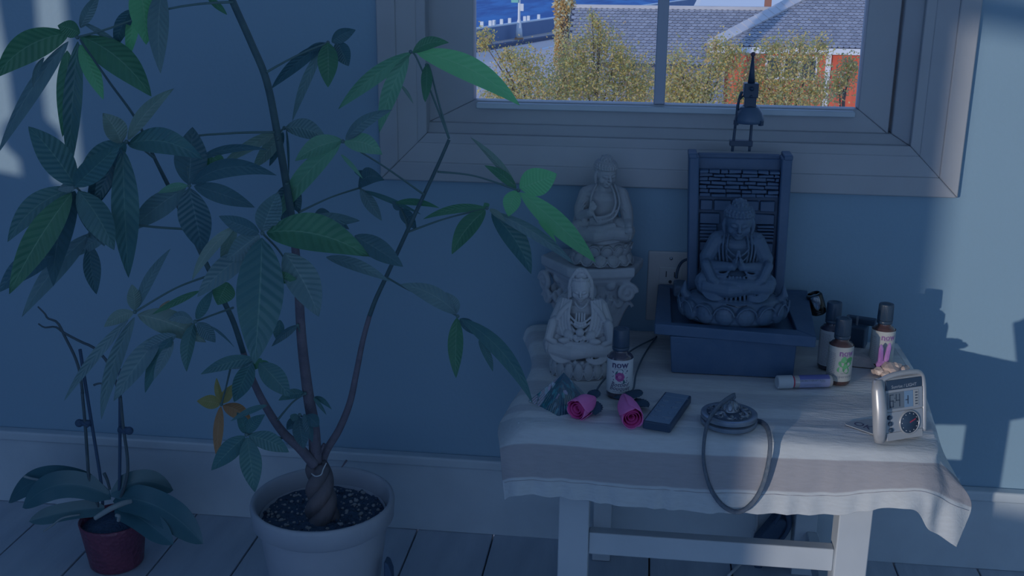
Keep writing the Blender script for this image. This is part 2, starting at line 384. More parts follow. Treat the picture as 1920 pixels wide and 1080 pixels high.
for x, s_, Yo, Zo in [(x, s_, RY, RZ) for x, s_ in PR]+[(x, s_, LY, LZ) for x, s_ in PL]:
    if (x, s_, Yo, Zo) in single:
        if pr is None:
            mm = M(); add_shingle(mm, x, s_, Yo, Zo); pr = mm.build('shingle', 'shingle', house); edge_mat(pr); b0 = seat(x, s_, Yo, Zo)
        else:
            c = pr.copy(); COL.objects.link(c); c.location = pr.location + (seat(x, s_, Yo, Zo)-b0)
    else: add_shingle(rest, x, s_, Yo, Zo)
rf_ = rest.build('shingle_field', 'shingle', house); edge_mat(rf_); tag(rf_, kind='stuff')
m = M(); m.add([seat(hipx(0)-.1, 0, RY, RZ), seat(xr1, 0, RY, RZ), seat(xr1, 6, RY, RZ), seat(hipx(6)-.1, 6, RY, RZ)], [(0, 1, 2, 3)]); m.build('roof_deck', 'roofbase', house)
m = M(); m.add([seat(xl0-.05, -.1, LY, LZ), seat(g1.x+.1, -.1, LY, LZ), seat(g1.x+.1, t1, LY, LZ), seat(ghx(smax), smax, LY, LZ), seat(xl0-.05, smax, LY, LZ)], [(0, 1, 2, 3, 4)]); m.build('roof_deck', 'roofbase', house)
# hip cap slabs
pa = seat(hipx(sl1-.15), sl1-.15, RY, RZ); pb = seat(hipx(sl2+2.0), sl2+2.0, RY, RZ); ax = (pb-pa).normalized(); L = (pb-pa).length
sd = ax.cross(NS).normalized(); k = 0; q = 0
while q < L:
    c = pa+ax*q
    M().hexa([c-sd*.26+NS*.0, c+sd*.14+NS*.0, c+ax*.34+sd*.14, c+ax*.34-sd*.26], [c-sd*.26+NS*.13, c+sd*.14+NS*.10, c+ax*.34+sd*.14+NS*.08, c+ax*.34-sd*.26+NS*.11]).build('hip_cap_tile', 'cap', house)
    q += .31
M().box((xl0-.1, top.y-.12, top.z-.06), (ghx(smax)+.3, top.y+.15, top.z+.07)).build('ridge_cap', 'cap', house)
# eave, fascia, walls
xe = hipx(0)
M().box((xe-.1, RY-.02, RZ-.22), (xr1, RY+.10, RZ-.01)).build('fascia', 'fascia', house)
M().box((xe, RY+.10, RZ-.10), (xr1, RY+.55, RZ-.06)).build('soffit', 'fascia', house)
M().box((xe+.1, RY+.5, GZ), (xr1, RY+7, RZ-.08)).build('siding_wall', 'redwall', house)
M().box((xl0+.3, LY+.6, GZ), (g1.x+.3, LY+5, LZ-.05)).build('siding_wall', 'bluewall', house)
xb = PY(1553, 120, RY+.45).x
M().box((xb-.09, RY+.42, GZ), (xb+.09, RY+.52, RZ-.1)).build('corner_board', 'fascia', house)
wa = PY(1436, 104, RY+.45); wb = PY(1530, 150, RY+.45)
wn = M()
wf = M(); wf.box((wa.x, RY+.40, wb.z), (wb.x, RY+.52, wa.z)); wfo = wf.build('window_frame', 'fascia', house)
MT['dkglass'] = mat('dark_pane', (.03, .05, .09), .15)
nw = 3; cw = (wb.x-wa.x)/nw
for i in range(nw): M().box((wa.x+cw*i+.07, RY+.38, wb.z+.08), (wa.x+cw*(i+1)-.07, RY+.41, wa.z-.08)).build('window_pane', 'dkglass', wfo)
# pale outbuilding behind the ridge, at the water's edge
qa = PY(1308, 16, 60); qb = PY(1432, 16, 60)
sh = empty('boathouse', Vector((qa.x, 60, GZ)), 'pale low outbuilding peeking over the shingled ridge', 'shed')
M().box((qa.x+.2, 60, GZ), (qb.x+1.5, 66, qa.z-.1)).build('wall_body', 'paint', sh)
M().hexa([(qa.x, 59.7, qa.z-.1), (qb.x+1.8, 59.7, qa.z-.1), (qb.x+1.8, 66, qa.z-.1), (qa.x, 66, qa.z-.1)], [(qa.x+.4, 62, qa.z+1.1), (qb.x+1.2, 62, qa.z+1.1), (qb.x+1.2, 63.5, qa.z+1.1), (qa.x+.4, 63.5, qa.z+1.1)]).build('roof', 'paint', sh)
MT['brick'] = mat('chimney_brick', (.45, .22, .16), .9)
cp = PY(1441, 2, 42); M().box((cp.x-.12, 42, cp.z-.6), (cp.x+.12, 42.3, cp.z+.5)).build('chimney_pot', 'brick', house)

# trees outside: foliage quads scattered in crowns, each with trunk and boughs
def leafmat(name, stops):
    m_ = D.materials.new(name); m_.use_nodes = True; t = m_.node_tree; b = t.nodes['Principled BSDF']; b.inputs['Roughness'].default_value = .7
    g = t.nodes.new('ShaderNodeNewGeometry'); r = t.nodes.new('ShaderNodeValToRGB'); r.color_ramp.interpolation = 'CONSTANT'
    while len(r.color_ramp.elements) < len(stops): r.color_ramp.elements.new(.5)
    for i, c in enumerate(stops): r.color_ramp.elements[i].position = i/len(stops); r.color_ramp.elements[i].color = (*c, 1)
    t.links.new(g.outputs['Random Per Island'], r.inputs[0]); t.links.new(r.outputs[0], b.inputs['Base Color'])
    tr = t.nodes.new('ShaderNodeBsdfTranslucent'); mx_ = t.nodes.new('ShaderNodeMixShader'); mx_.inputs[0].default_value = .45
    t.links.new(r.outputs[0], tr.inputs['Color']); t.links.new(b.outputs[0], mx_.inputs[1]); t.links.new(tr.outputs[0], mx_.inputs[2])
    t.links.new(mx_.outputs[0], t.nodes['Material Output'].inputs['Surface']); return m_
MT['autumn'] = leafmat('autumn_leaves', [(.82, .64, .20), (.70, .60, .20), (.52, .54, .22), (.86, .62, .26), (.42, .48, .26), (.72, .60, .26), (.62, .46, .30)])
MT['ivy'] = leafmat('orange_leaves', [(.90, .62, .22), (.92, .80, .44), (.80, .46, .18), (.85, .92, .78), (.70, .50, .22), (.80, .84, .60)])
MT['bark'] = mat('bark', (.13, .10, .09), .95, (.20, .16, .13), 6)
def quadleaf(mm, c, s_, rng):
    d = Vector((rng.gauss(0, 1), rng.gauss(0, 1), rng.gauss(0, 1)-.3)).normalized(); u = d.orthogonal().normalized()
    u.rotate(Matrix.Rotation(rng.random()*6.28, 3, d)); n = d.cross(u)
    mm.add([c, c+d*s_*.5+u*s_*.28+n*s_*.06, c+d*s_, c+d*s_*.5-u*s_*.28+n*s_*.06], [(0, 1, 2), (0, 2, 3)])
def tree(label, blobs, Y, size, n, seed):
    rng = random.Random(seed); cs = [(PY(px, py, Y+dy), rx*Y/F_PX, rz*Y/F_PX) for px, py, rx, rz, dy in blobs]
    base = Vector((cs[0][0].x, Y, GZ)); r = empty('autumn_tree', base, label, 'tree', 'autumn trees outside the window')
    mm = M(); tot = sum(a*b for _, a, b in cs)
    for c, a, b in cs:
        for i in range(int(n*a*b/tot)):
            p = Vector((rng.gauss(0, .45), rng.gauss(0, .5), rng.gauss(0, .45)))
            quadleaf(mm, c+Vector((p.x*a, p.y*a, p.z*b)), size*rng.uniform(.6, 1.25), rng)
    tag(mm.build('foliage', 'autumn', r), kind='stuff')
    tk = M(); tk.tube([base, base+Vector((.1, 0, 2)), cs[0][0]-Vector((0, 0, .3))], [.09, .06, .03]); tk.build('trunk', 'bark', r)
    for c, a, b in cs[1:]:
        M().tube([base+(cs[0][0]-base)*.75, (base+(cs[0][0]-base)*.8+c)/2+Vector((0, 0, .1)), c+Vector((0, 0, b*.5))], [.022, .016, .006], 5).build('bough', 'bark', r)
tree('bushy yellow green tree in the left half of the window', [(1010, 175, 95, 55, 0), (940, 180, 60, 45, .3), (980, 125, 50, 45, 0), (1070, 150, 60, 60, .5), (910, 70, 22, 22, 0), (905, 85, 16, 18, 0), (950, 105, 25, 20, 0)], 20, .062, 9500, 1)
tree('tall olive gold tree whose crown touches the roof beside the mullion', [(1120, 160, 90, 60, 0), (1190, 140, 60, 45, .4), (1080, 100, 45, 50, 0), (1125, 75, 40, 40, .2), (1110, 30, 12, 14, 0), (1122, 45, 12, 14, 0), (1200, 175, 50, 40, 0), (1160, 110, 30, 40, 0)], 21, .062, 11000, 2)
tree('yellow green tree just right of the mullion', [(1310, 165, 80, 55, 0), (1270, 130, 40, 50, .3), (1350, 120, 45, 45, 0), (1345, 85, 26, 22, 0), (1290, 175, 60, 40, 0), (1260, 180, 50, 40, .1), (1375, 100, 25, 25, 0)], 20, .062, 8200, 3)
tree('dense green gold tree in front of the orange red wall', [(1480, 155, 85, 60, 0), (1420, 140, 50, 50, .2), (1500, 100, 50, 40, 0), (1540, 90, 22, 30, 0), (1450, 90, 40, 25, .2), (1470, 185, 90, 35, 0), (1535, 175, 30, 40, .2), (1400, 180, 50, 35, 0)], 20.5, .062, 10000, 4)
tree('thin sparse gold sapling before the red wall at the right pane edge', [(1585, 140, 28, 40, 0), (1570, 165, 22, 30, .2), (1595, 125, 18, 22, 0)], 22, .062, 1500, 5)
# leaf-clad pole
pb_ = PY(1054, 200, 30); pole = empty('leafy_pole', Vector((pb_.x, 30, GZ)), 'pole clad in yellow orange leaves rising beside the roof', 'pole')
M().lathe([(.16, GZ), (.14, 2.5)], 12, Matrix.Translation((pb_.x, 30, 0))).build('pole', 'bark', pole)
rng = random.Random(9); mm = M()
for i in range(5200):
    py = rng.uniform(-40, 128); wpx = 21 if py < 14 else 15-5*(py/128)
    a = rng.uniform(0, 2*PI); c = PY(1058 if py < 14 else 1056-py*.05, py, 30); rr_ = wpx*30/F_PX*rng.uniform(.5, 1)
    quadleaf(mm, c+Vector((rr_*math.cos(a), rr_*math.sin(a), 0)), .10*rng.uniform(.6, 1.2), rng)
tag(mm.build('foliage', 'ivy', pole), kind='stuff')
# ------------------------------------------------------------------ table and cloth
TT = .39
MT['tablewhite'] = mat('table_white_paint', (.57, .64, .71), .5, (.52, .59, .66), 12, .05, 60)
table = empty('side_table', (.105, -.21, 0), 'low white wooden table under a striped linen cloth by the window', 'table')
M().box((-.148, -.405, TT-.022), (.362, -.025, TT-.004)).build('tabletop', 'tablewhite', table, bevel=.002)
for a, b in (((-.093, -.40), (-.053, -.362)), ((.262, -.40), (.303, -.362)), ((-.060, -.075), (-.030, -.040)), ((.262, -.075), (.296, -.040))):
    M().box((a[0], a[1], 0), (b[0], b[1], TT-.022)).build('leg', 'tablewhite', table, bevel=.002)
M().box((-.053, -.392, .197), (.262, -.374, .229)).build('stretcher', 'tablewhite', table, bevel=.002)
M().box((-.093, -.362, TT-.06), (-.075, -.075, TT-.022)).build('apron', 'tablewhite', table, bevel=.002)
M().box((.285, -.362, TT-.06), (.303, -.075, TT-.022)).build('apron', 'tablewhite', table, bevel=.002)
M().box((-.085, -.362, .05), (-.067, -.075, .08)).build('side_rail', 'tablewhite', table, bevel=.002)
M().box((.28, -.362, .05), (.298, -.075, .08)).build('side_rail', 'tablewhite', table, bevel=.002)

def clothmat():
    m = D.materials.new('striped_linen'); m.use_nodes = True; t = m.node_tree; b = t.nodes['Principled BSDF']; b.inputs['Roughness'].default_value = .9; b.inputs['Specular IOR Level'].default_value = .15
    uv = t.nodes.new('ShaderNodeUVMap'); sp_ = t.nodes.new('ShaderNodeSeparateXYZ'); r = t.nodes.new('ShaderNodeValToRGB'); r.color_ramp.interpolation = 'LINEAR'
    t.links.new(uv.outputs[0], sp_.inputs[0]); t.links.new(sp_.outputs['Y'], r.inputs[0])
    W_, B_, W2, B2 = (.59, .65, .70, 1), (.40, .41, .455, 1), (.78, .81, .84, 1), (.62, .65, .70, 1)  # stripes on the cloth's top are lightened, grazing sunlight put into the colour
    st = [(0, W2), (.04, B2), (.085, W2), (.135, B2), (.19, W2), (.24, B2), (.30, W2), (.35, B2), (.40, W2), (.455, W_), (.665, B_), (.835, W_)]
    el = r.color_ramp.elements
    flat = []
    for i, (p, c) in enumerate(st):
        flat.append((p+.004 if i else 0, c))
        if i+1 < len(st): flat.append((st[i+1][0]-.004, c))
    while len(el) < len(flat): el.new(.5)
    for i, (p, c) in enumerate(flat): el[i].position = p; el[i].color = c
    n = t.nodes.new('ShaderNodeTexNoise'); n.inputs['Scale'].default_value = 60; n.inputs['Detail'].default_value = 6
    tcn = t.nodes.new('ShaderNodeTexCoord'); mp = t.nodes.new('ShaderNodeMapping'); mp.inputs['Scale'].default_value = (1, 3, 6); t.links.new(tcn.outputs['Object'], mp.inputs[0]); t.links.new(mp.outputs[0], n.inputs['Vector'])
    mx_ = t.nodes.new('ShaderNodeMix'); mx_.data_type = 'RGBA'; mx_.blend_type = 'MULTIPLY'; mx_.inputs[0].default_value = .28
    t.links.new(r.outputs[0], mx_.inputs[6]); t.links.new(n.outputs['Color'], mx_.inputs[7])
    r2 = t.nodes.new('ShaderNodeValToRGB'); r2.color_ramp.elements[0].color = (.55, .55, .55, 1); r2.color_ramp.elements[1].color = (1.25, 1.25, 1.25, 1); t.links.new(n.outputs['Fac'], r2.inputs[0]); t.links.new(r2.outputs[0], mx_.inputs[7])
    t.links.new(mx_.outputs[2], b.inputs['Base Color'])
    n2 = t.nodes.new('ShaderNodeTexNoise'); n2.inputs['Scale'].default_value = 420; n2.inputs['Detail'].default_value = 3; t.links.new(tcn.outputs['Object'], n2.inputs['Vector'])
    n3 = t.nodes.new('ShaderNodeTexNoise'); n3.inputs['Scale'].default_value = 30; n3.inputs['Detail'].default_value = 5; n3.inputs['Distortion'].default_value = 1.2; mp3 = t.nodes.new('ShaderNodeMapping'); mp3.inputs['Scale'].default_value = (.8, 3.2, 2); t.links.new(tcn.outputs['Object'], mp3.inputs[0]); t.links.new(mp3.outputs[0], n3.inputs['Vector'])
    b1 = t.nodes.new('ShaderNodeBump'); b1.inputs['Strength'].default_value = .25; b1.inputs['Distance'].default_value = .001; t.links.new(n2.outputs['Fac'], b1.inputs['Height'])
    b2 = t.nodes.new('ShaderNodeBump'); b2.inputs['Strength'].default_value = .3; b2.inputs['Distance'].default_value = .004; t.links.new(n3.outputs['Fac'], b2.inputs['Height']); t.links.new(b1.outputs[0], b2.inputs['Normal']); t.links.new(b2.outputs[0], b.inputs['Normal'])
    return m
MT['linen'] = clothmat()
z = TT
g = lambda px, py, zz: PZ(px, py, zz)
y = lambda px, py, yy: PY(px, py, yy)
CG = [
 [g(980,634,z-.02), g(1003,609,z), g(1120,616,z), g(1290,625,z), g(1480,635,z), g(1655,643,z), g(1668,643,z-.004), g(1682,643,z-.012)],
 [g(996,690,z-.02), g(1013,680,z), g(1130,690,z), g(1300,700,z), g(1500,708,z), g(1690,700,z), g(1708,706,z-.004), g(1724,712,z-.02)],
 [g(953,765,z-.03), g(990,752,z), g(1130,762,z), g(1310,772,z), g(1520,782,z), g(1728,785,z), g(1740,787,z-.008), g(1751,790,z-.03)],
 [g(934,803,z-.035), g(985,792,z-.002), g(1140,803,z-.002), g(1320,813,z-.002), g(1540,826,z-.002), g(1740,836,z-.003), g(1756,838,z-.012), g(1768,845,z-.04)],
 [y(937,840,-.42), y(985,832,-.424), y(1140,843,-.424), y(1320,854,-.424), y(1540,862,-.424), y(1725,868,-.43), y(1765,872,-.42), y(1796,898,-.418)],
 [y(942,900,-.425), y(985,893,-.43), y(1140,905,-.428), y(1325,917,-.43), y(1545,922,-.43), y(1722,915,-.45), y(1785,938,-.44), y(1823,952,-.436)],
 [y(946,938,-.43), y(985,927,-.432), y(1150,947,-.43), y(1340,962,-.432), y(1560,964,-.432), y(1702,953,-.458), y(1742,993,-.45), y(1793,1025,-.448)]]
NUc, NVc = 150, 130
rowsI = [catmull(r, NUc) for r in CG]
colsI = [catmull([rowsI[j][i] for j in range(7)], NVc) for i in range(NUc+1)]
cl = M()
def clothpt(i, j):
    p = colsI[i][j].copy(); v_ = j/NVc*6
    if v_ <= 2.6 and p.z < TT and 22 < i < 112: p.z = TT
    if v_ > 3.3:
        a = min((v_-3.3)/1.5, 1)
        p.y += a*(.0035*noise.noise(Vector((p.x*22, p.z*5, 1.3)))+.002*noise.noise(Vector((p.x*60, p.z*9, 4.3))))
        if v_ > 4.9: p.y += .0022*math.sin(p.x*190+3*noise.noise(Vector((p.x*25, 0, 9))))*min((v_-4.9)*2, 1); p.z += .0012*noise.noise(Vector((p.x*30, 0, 2)))
    else:
        p.z += max(0, .0014*noise.noise(Vector((p.x*18, p.y*48, 2.2)))+.0007*noise.noise(Vector((p.x*50, p.y*110, 7))))*.8
    return p
for j in range(NVc+1):
    for i in range(NUc+1): cl.v.append(clothpt(i, j))
for j in range(NVc):
    for i in range(NUc): a = j*(NUc+1)+i; cl.f.append((a, a+1, a+NUc+2, a+NUc+1))
clo = cl.build('tablecloth', 'linen', smooth=True)
uvl = clo.data.uv_layers.new(name='UVMap'); 
for lp_ in clo.data.loops:
    i = lp_.vertex_index; uvl.data[lp_.index].uv = ((i % (NUc+1))/NUc, (i//(NUc+1))/NVc)
md = clo.modifiers.new('solid', 'SOLIDIFY'); md.thickness = .0012; md.offset = -1
tag(clo, 'striped beige and white linen cloth draped over the low white table', 'tablecloth')
sm_ = M()
pts = [clothpt(i, int(NVc*5.15/6))+Vector((0, -.0006, 0)) for i in range(4, NUc-3, 2)]
MT['thread'] = mat('thread', (.44, .45, .5), .9)
sm_.tube(pts, .00035, 5); sm_.build('hem_stitching', 'thread', clo)

# ------------------------------------------------------------------ lettering
def text2d(txt, size, bold=0.0, font_shear=0.0, align='CENTER', space=1.0):
    cu = D.curves.new('lettering', 'FONT'); cu.body = txt; cu.size = size; cu.align_x = align; cu.align_y = 'CENTER'; cu.offset = bold; cu.shear = font_shear; cu.resolution_u = 2; cu.space_character = space
    o = D.objects.new('lettering', cu); COL.objects.link(o); dg = bpy.context.evaluated_depsgraph_get(); me = D.meshes.new_from_object(o.evaluated_get(dg))
    vv = [v.co.copy() for v in me.vertices]; ff = [tuple(p.vertices) for p in me.polygons]
    D.objects.remove(o); D.curves.remove(cu); D.meshes.remove(me); return vv, ff
def text_flat(mm, txt, size, T, **k):
    v, f = text2d(txt, size, **k); mm.add([T @ p for p in v], f)
def text_wrap(mm, txt, size, c, R, a0, zc, **k):
    """wrap lettering on a vertical cylinder; a0 = facing angle"""
    v, f = text2d(txt, size, **k)
    mm.add([Vector((c.x+R*math.cos(a0+p.x/R), c.y+R*math.sin(a0+p.x/R), c.z+zc+p.y)) for p in v], f)
def wrap_poly(mm, poly, c, R, a0, zc):
    n = len(poly); mm.add([Vector((c.x+R*math.cos(a0+p[0]/R), c.y+R*math.sin(a0+p[0]/R), c.z+zc+p[1])) for p in poly], [tuple(range(n))])
def disc(x, y_, r, n=14, squash=1.0, rot=0.0):
    return [(x+r*math.cos(2*PI*k/n)*math.cos(rot)-r*squash*math.sin(2*PI*k/n)*math.sin(rot), y_+r*math.cos(2*PI*k/n)*math.sin(rot)+r*squash*math.sin(2*PI*k/n)*math.cos(rot)) for k in range(n)]

# ------------------------------------------------------------------ oil bottles
MT['amber'] = mat('amber_glass', (.06, .06, .10), .08, spec=.8, coat=.6)
MT['amberlit'] = mat('sunlit_amber_glass', (.12, .06, .055), .08, spec=.8, coat=.6)  # copy of the amber glass with sunlight put into its colour
MT['capblk'] = mat('black_cap', (.045, .085, .14), .3, spec=.5)
MT['label'] = mat('paper_label', (.62, .67, .72), .6)
MT['labelw'] = mat('paper_label_white', (.62, .64, .62), .55)
MT['inkdark'] = mat('ink_navy', (.10, .10, .20), .7)
MT['inkviolet'] = mat('ink_violet', (.36, .20, .44), .7)
MT['inkgrey'] = mat('ink_grey', (.27, .30, .38), .7)
MT['inkgreen'] = mat('ink_green', (.12, .46, .20), .7)
MT['inkgreen2'] = mat('ink_green_light', (.20, .60, .28), .7)
MT['inkpink'] = mat('ink_magenta', (.42, .10, .32), .7)
MT['inkpink2'] = mat('ink_pink', (.60, .22, .44), .7)
MT['inkleaf'] = mat('ink_dark_green', (.06, .18, .22), .7)
def bottle(base, R, H, label, name, glass, a0, art, capH=.26, ribs=True, lz0=.07, lz1=.60, lab='labelw', cap2=False):
    b = empty(name, base, label, 'bottle'); T = Matrix.Translation(base)
    bh = H*.66; nk = R*.55
    prof = [(R*.86, 0), (R*.97, .002), (R, .006), (R, bh-R*.55), (R*.93, bh-R*.28), (R*.75, bh-R*.08), (nk*1.05, bh), (nk, bh+.003), (nk, bh+H*.06)]
    M().lathe(prof, 36, T).build('glass_body', glass, b, smooth=True)
    M().lathe([(R*1.012, H*lz0), (R*1.016, H*lz0+.0006), (R*1.016, H*lz1-.0006), (R*1.012, H*lz1)], 40, T, cap=False).build('paper_label', lab, b, smooth=True)
    c0 = bh+H*.035; cr = R*.66
    M().lathe([(cr*.98, c0), (cr*1.0, c0+.0012), (cr*1.0, c0+H*.045), (cr*.95, c0+H*.05)], 36, T).build('collar_ring', 'capblk', b, smooth=True)
    mm = M(); n = 40; z0, z1 = c0+H*.055, H
    o = len(mm.v)
    for (rr_, zc) in ((cr*.99, z0), (cr*1.0, z0+.001), (cr*.96, z1-.002), (cr*.90, z1), (cr*.6, z1), (cr*.55, z1-.0008), (.0001, z1-.0008)):
        for k in range(n*2):
            a = PI*k/n; q = rr_*(1-.035*(k % 2)) if ribs and rr_ > cr*.92 else rr_
            mm.v.append(base+Vector((q*math.cos(a), q*math.sin(a), zc)))
    for i in range(6):
        for k in range(n*2): k2 = (k+1) % (n*2); mm.f.append((o+i*2*n+k, o+i*2*n+k2, o+(i+1)*2*n+k2, o+(i+1)*2*n+k))
    mm.build('cap', 'capblk', b, auto=.5)
    art(b, base, R*1.022, H, a0)
    return b
def rose_art(b, c, R, H, a0):
    m = M(); text_wrap(m, 'now', H*.135, c, R, a0, H*.52, bold=.0004); m.build('lettering', 'inkdark', b)
    m = M(); text_wrap(m, 'essential oil', H*.038, c, R, a0, H*.462); text_wrap(m, 'essential blend', H*.034, c, R, a0, H*.125); text_wrap(m, '1 fl. oz. (30 mL)', H*.022, c, R, a0, H*.095); m.build('lettering', 'inkgrey', b)
    m = M(); text_wrap(m, 'Bottled', H*.088, c, R, a0-.01, H*.225, font_shear=.35, bold=.0001); text_wrap(m, 'Bouquet', H*.088, c, R, a0, H*.170, font_shear=.35, bold=.0001); m.build('lettering', 'inkdark', b)
    m = M()
    wrap_poly(m, disc(-.001, H*.06, .0065, 12, .6, .7), c, R, a0, H*.345); wrap_poly(m, disc(.003, -H*.055, .0055, 12, .55, -.8), c, R, a0, H*.345); m.build('leaf_print', 'inkleaf', b)
    m = M(); R2 = R+.0002
    for k in range(7): a = 2*PI*k/7; wrap_poly(m, disc(.0032*math.cos(a), .0032*math.sin(a), .0034, 10), c, R2, a0, H*.345)
    m.build('flower_print', 'inkpink', b)
    m = M(); wrap_poly(m, disc(0, 0, .0026, 12), c, R2+.0002, a0, H*.345); m.build('flower_heart', 'inkpink2', b)
    m = M(); rg = random.Random(3)
    for sgn in (-1, 1):
        for k in range(9): wrap_poly(m, disc(sgn*(.0078+.0028*rg.random()), (rg.random()-.5)*H*.19, .0007+.0005*rg.random(), 6, .6, rg.random()*3), c, R, a0, H*.345)
    m.build('sprig_print', 'inkdark', b)
def back_text(m, c, R, H, a1, n, z0, z1, w_):
    for k in range(n):
        zc = z1+(z0-z1)*k/(n-1); ln = w_*(.75+.25*((k*37) % 11)/11)
        text_wrap(m, 'natural oil steam distilled and pure '[(k*5) % 9:(k*5) % 9+18], (z1-z0)/n*.95, c, R, a1, zc)
def mint_art(b, c, R, H, a0):
    m = M(); text_wrap(m, 'now', H*.13, c, R, a0, H*.51, bold=.0004); text_wrap(m, 'essential oils', H*.028, c, R, a0, H*.465); m.build('lettering', 'inkviolet', b)
    m = M(); text_wrap(m, '100% Pure', H*.032, c, R, a0-.05, H*.20); text_wrap(m, 'Peppermint', H*.066, c, R, a0-.22, H*.150); m.build('lettering', 'inkgrey', b)
    m = M(); m2 = M()
    for i, (x_, y_, r_, rot) in enumerate(((-.005, -.009, .0052, .6), (.002, -.010, .0058, 2.2), (-.0035, .0, .0055, 2.6), (.004, .0, .006, .5), (-.002, .008, .0045, 1.2), (.0065, .0075, .005, .2), (.0005, -.004, .004, 1.3))):
        wrap_poly(m if i % 2 else m2, disc(x_*1.05, y_*.82, r_*1.05, 12, .72, rot), c, R+.0001*i, a0-.12, H*.345)
    m.build('leaf_print', 'inkgreen', b); m2.build('leaf_print', 'inkgreen2', b)
    m = M(); back_text(m, c, R, H, a0-1.35, 16, H*.10, H*.5, .01); m.build('small_print', 'inkdark', b)
def lav_art(b, c, R, H, a0):
    m = M(); text_wrap(m, 'now', H*.13, c, R, a0, H*.51, bold=.0004); text_wrap(m, 'essential oils', H*.028, c, R, a0, H*.465); m.build('lettering', 'inkviolet', b)
    m = M()
    for q in range(5):
        for k in range(10): wrap_poly(m, [( -.003+.006*k/10+q*.001, -.01+.002*q+.003*math.sin(k*.7+q)), (-.003+.006*(k+1)/10+q*.001, -.01+.002*q+.003*math.sin((k+1)*.7+q)), (-.003+.006*(k+1)/10+q*.001, -.0096+.002*q+.003*math.sin((k+1)*.7+q)), (-.003+.006*k/10+q*.001, -.0096+.002*q+.003*math.sin(k*.7+q))], c, R, a0+.1, H*.36)
    m.build('flower_outline', 'inkgrey', b)
    m = M(); back_text(m, c, R, H, a0-1.5, 14, H*.10, H*.5, .01); m.build('small_print', 'inkgrey', b)
def dark_art(b, c, R, H, a0):
    m = M(); back_text(m, c, R, H, a0, 20, H*.10, H*.55, .014); m.build('small_print', 'inkdark', b)
def base_at(px, py, back=0.0):    # where the front bottom rim of a thing is seen, moved back to its middle
    p = PZ(px, py, TT+.0012); d = Vector((p.x-CAM.x, p.y-CAM.y, 0)).normalized(); return p+d*back
face = lambda c: math.atan2(CAM.y-c.y, CAM.x-c.x)
R = .0172; c = base_at(1160, 750, R)
bottle(c, R, .0945, 'dark oil bottle with a red flower label standing left of the fountain', 'oil_bottle', 'amber', face(c)+.02, rose_art, ribs=False, lz0=.09, lz1=.585, lab='label')
R = .0165; c = base_at(1570, 724, R)
bottle(c, R, .0935, 'brown oil bottle with green mint leaves on its white label', 'oil_bottle', 'amberlit', face(c)+.55, mint_art)
c = base_at(1649, 692, R)
bottle(c, R, .0935, 'oil bottle behind the purple crystal, white label without leaves', 'oil_bottle', 'amberlit', face(c)+.5, lav_art)
c = base_at(1553, 696, R)
bottle(c, R, .0985, 'black capped dark bottle with small print half hidden behind the mint bottle', 'oil_bottle', 'amber', face(c)-.45, dark_art, ribs=False, lab='label')

# roller bottle lying down
MT['capwhite'] = mat('white_plastic', (.56, .62, .68), .4)
MT['red'] = mat('red_seal', (.52, .06, .12), .5)
MT['lilac'] = mat('lilac_label', (.42, .45, .68), .5)
MT['indigo'] = mat('indigo_band', (.17, .19, .50), .45)
MT['tubeglass'] = mat('clear_tube', (.52, .50, .50), .1, spec=.8, coat=.5)
pa = base_at(1455, 733, .0095); pb = base_at(1557, 730, .0095); ax = (pb-pa); L = ax.length; ax.normalize()
rb = empty('roller_bottle', (pa+pb)/2, 'small roller bottle lying on its side, white cap and purple label', 'bottle')
RR = .0092
T = Matrix.Translation(pa+Vector((0, 0, RR))) @ ax.to_track_quat('Z', 'Y').to_matrix().to_4x4()
M().lathe([(RR*.9, 0), (RR*1.0, .001), (RR*1.0, L*.27), (RR*.97, L*.275)], 32, T).build('cap', 'capwhite', rb, smooth=False, auto=.6)
M().lathe([(RR*.86, L*.275), (RR*.86, L*.305)], 32, T).build('seal_ring', 'red', rb, auto=.6)
M().lathe([(RR*.80, L*.30), (RR*.93, L*.33), (RR*.93, L*.97), (RR*.8, L)], 32, T).build('glass_tube', 'tubeglass', rb, auto=.7)
lb_ = M().lathe([(RR*.955, L*.39), (RR*.955, L*.94)], 40, T, cap=False); lb_.build('paper_label', 'lilac', rb, smooth=True)
def on_tube(ang, d, lift=1.0): return T @ Vector((RR*.965*lift*math.cos(ang), RR*.965*lift*math.sin(ang), d))
up_ang = math.atan2(*( (T.to_3x3().inverted() @ Vector((0, 0, 1))).yx ))
cam_ang = math.atan2(*((T.to_3x3().inverted() @ (CAM-pa)).yx))
sg = 1 if math.sin(cam_ang-up_ang) > 0 else -1
m = M(); m.grid(lambda u, v: on_tube(up_ang+sg*(-.25+1.15*v), L*(.39+.55*u)), 2, 8); m.build('label_band', 'indigo', rb, smooth=True)
def tube_text(m, txt, size, ang, d, bold=0):
    v, f = text2d(txt, size, bold=bold)
    m.add([on_tube(ang+sg*(-p.y/RR), d+p.x, 1.004) for p in v], f)
m = M(); tube_text(m, 'AROMATHERAPY ROLL', .0034, up_ang+sg*1.12, L*.62, .0001); tube_text(m, 'peace', .0026, up_ang+sg*1.32, L*.80); tube_text(m, 'essential oil blend roll on', .0024, up_ang+sg*1.75, L*.62); tube_text(m, '10 ml', .003, up_ang+sg*1.98, L*.70); m.build('lettering', 'inkgrey', rb)

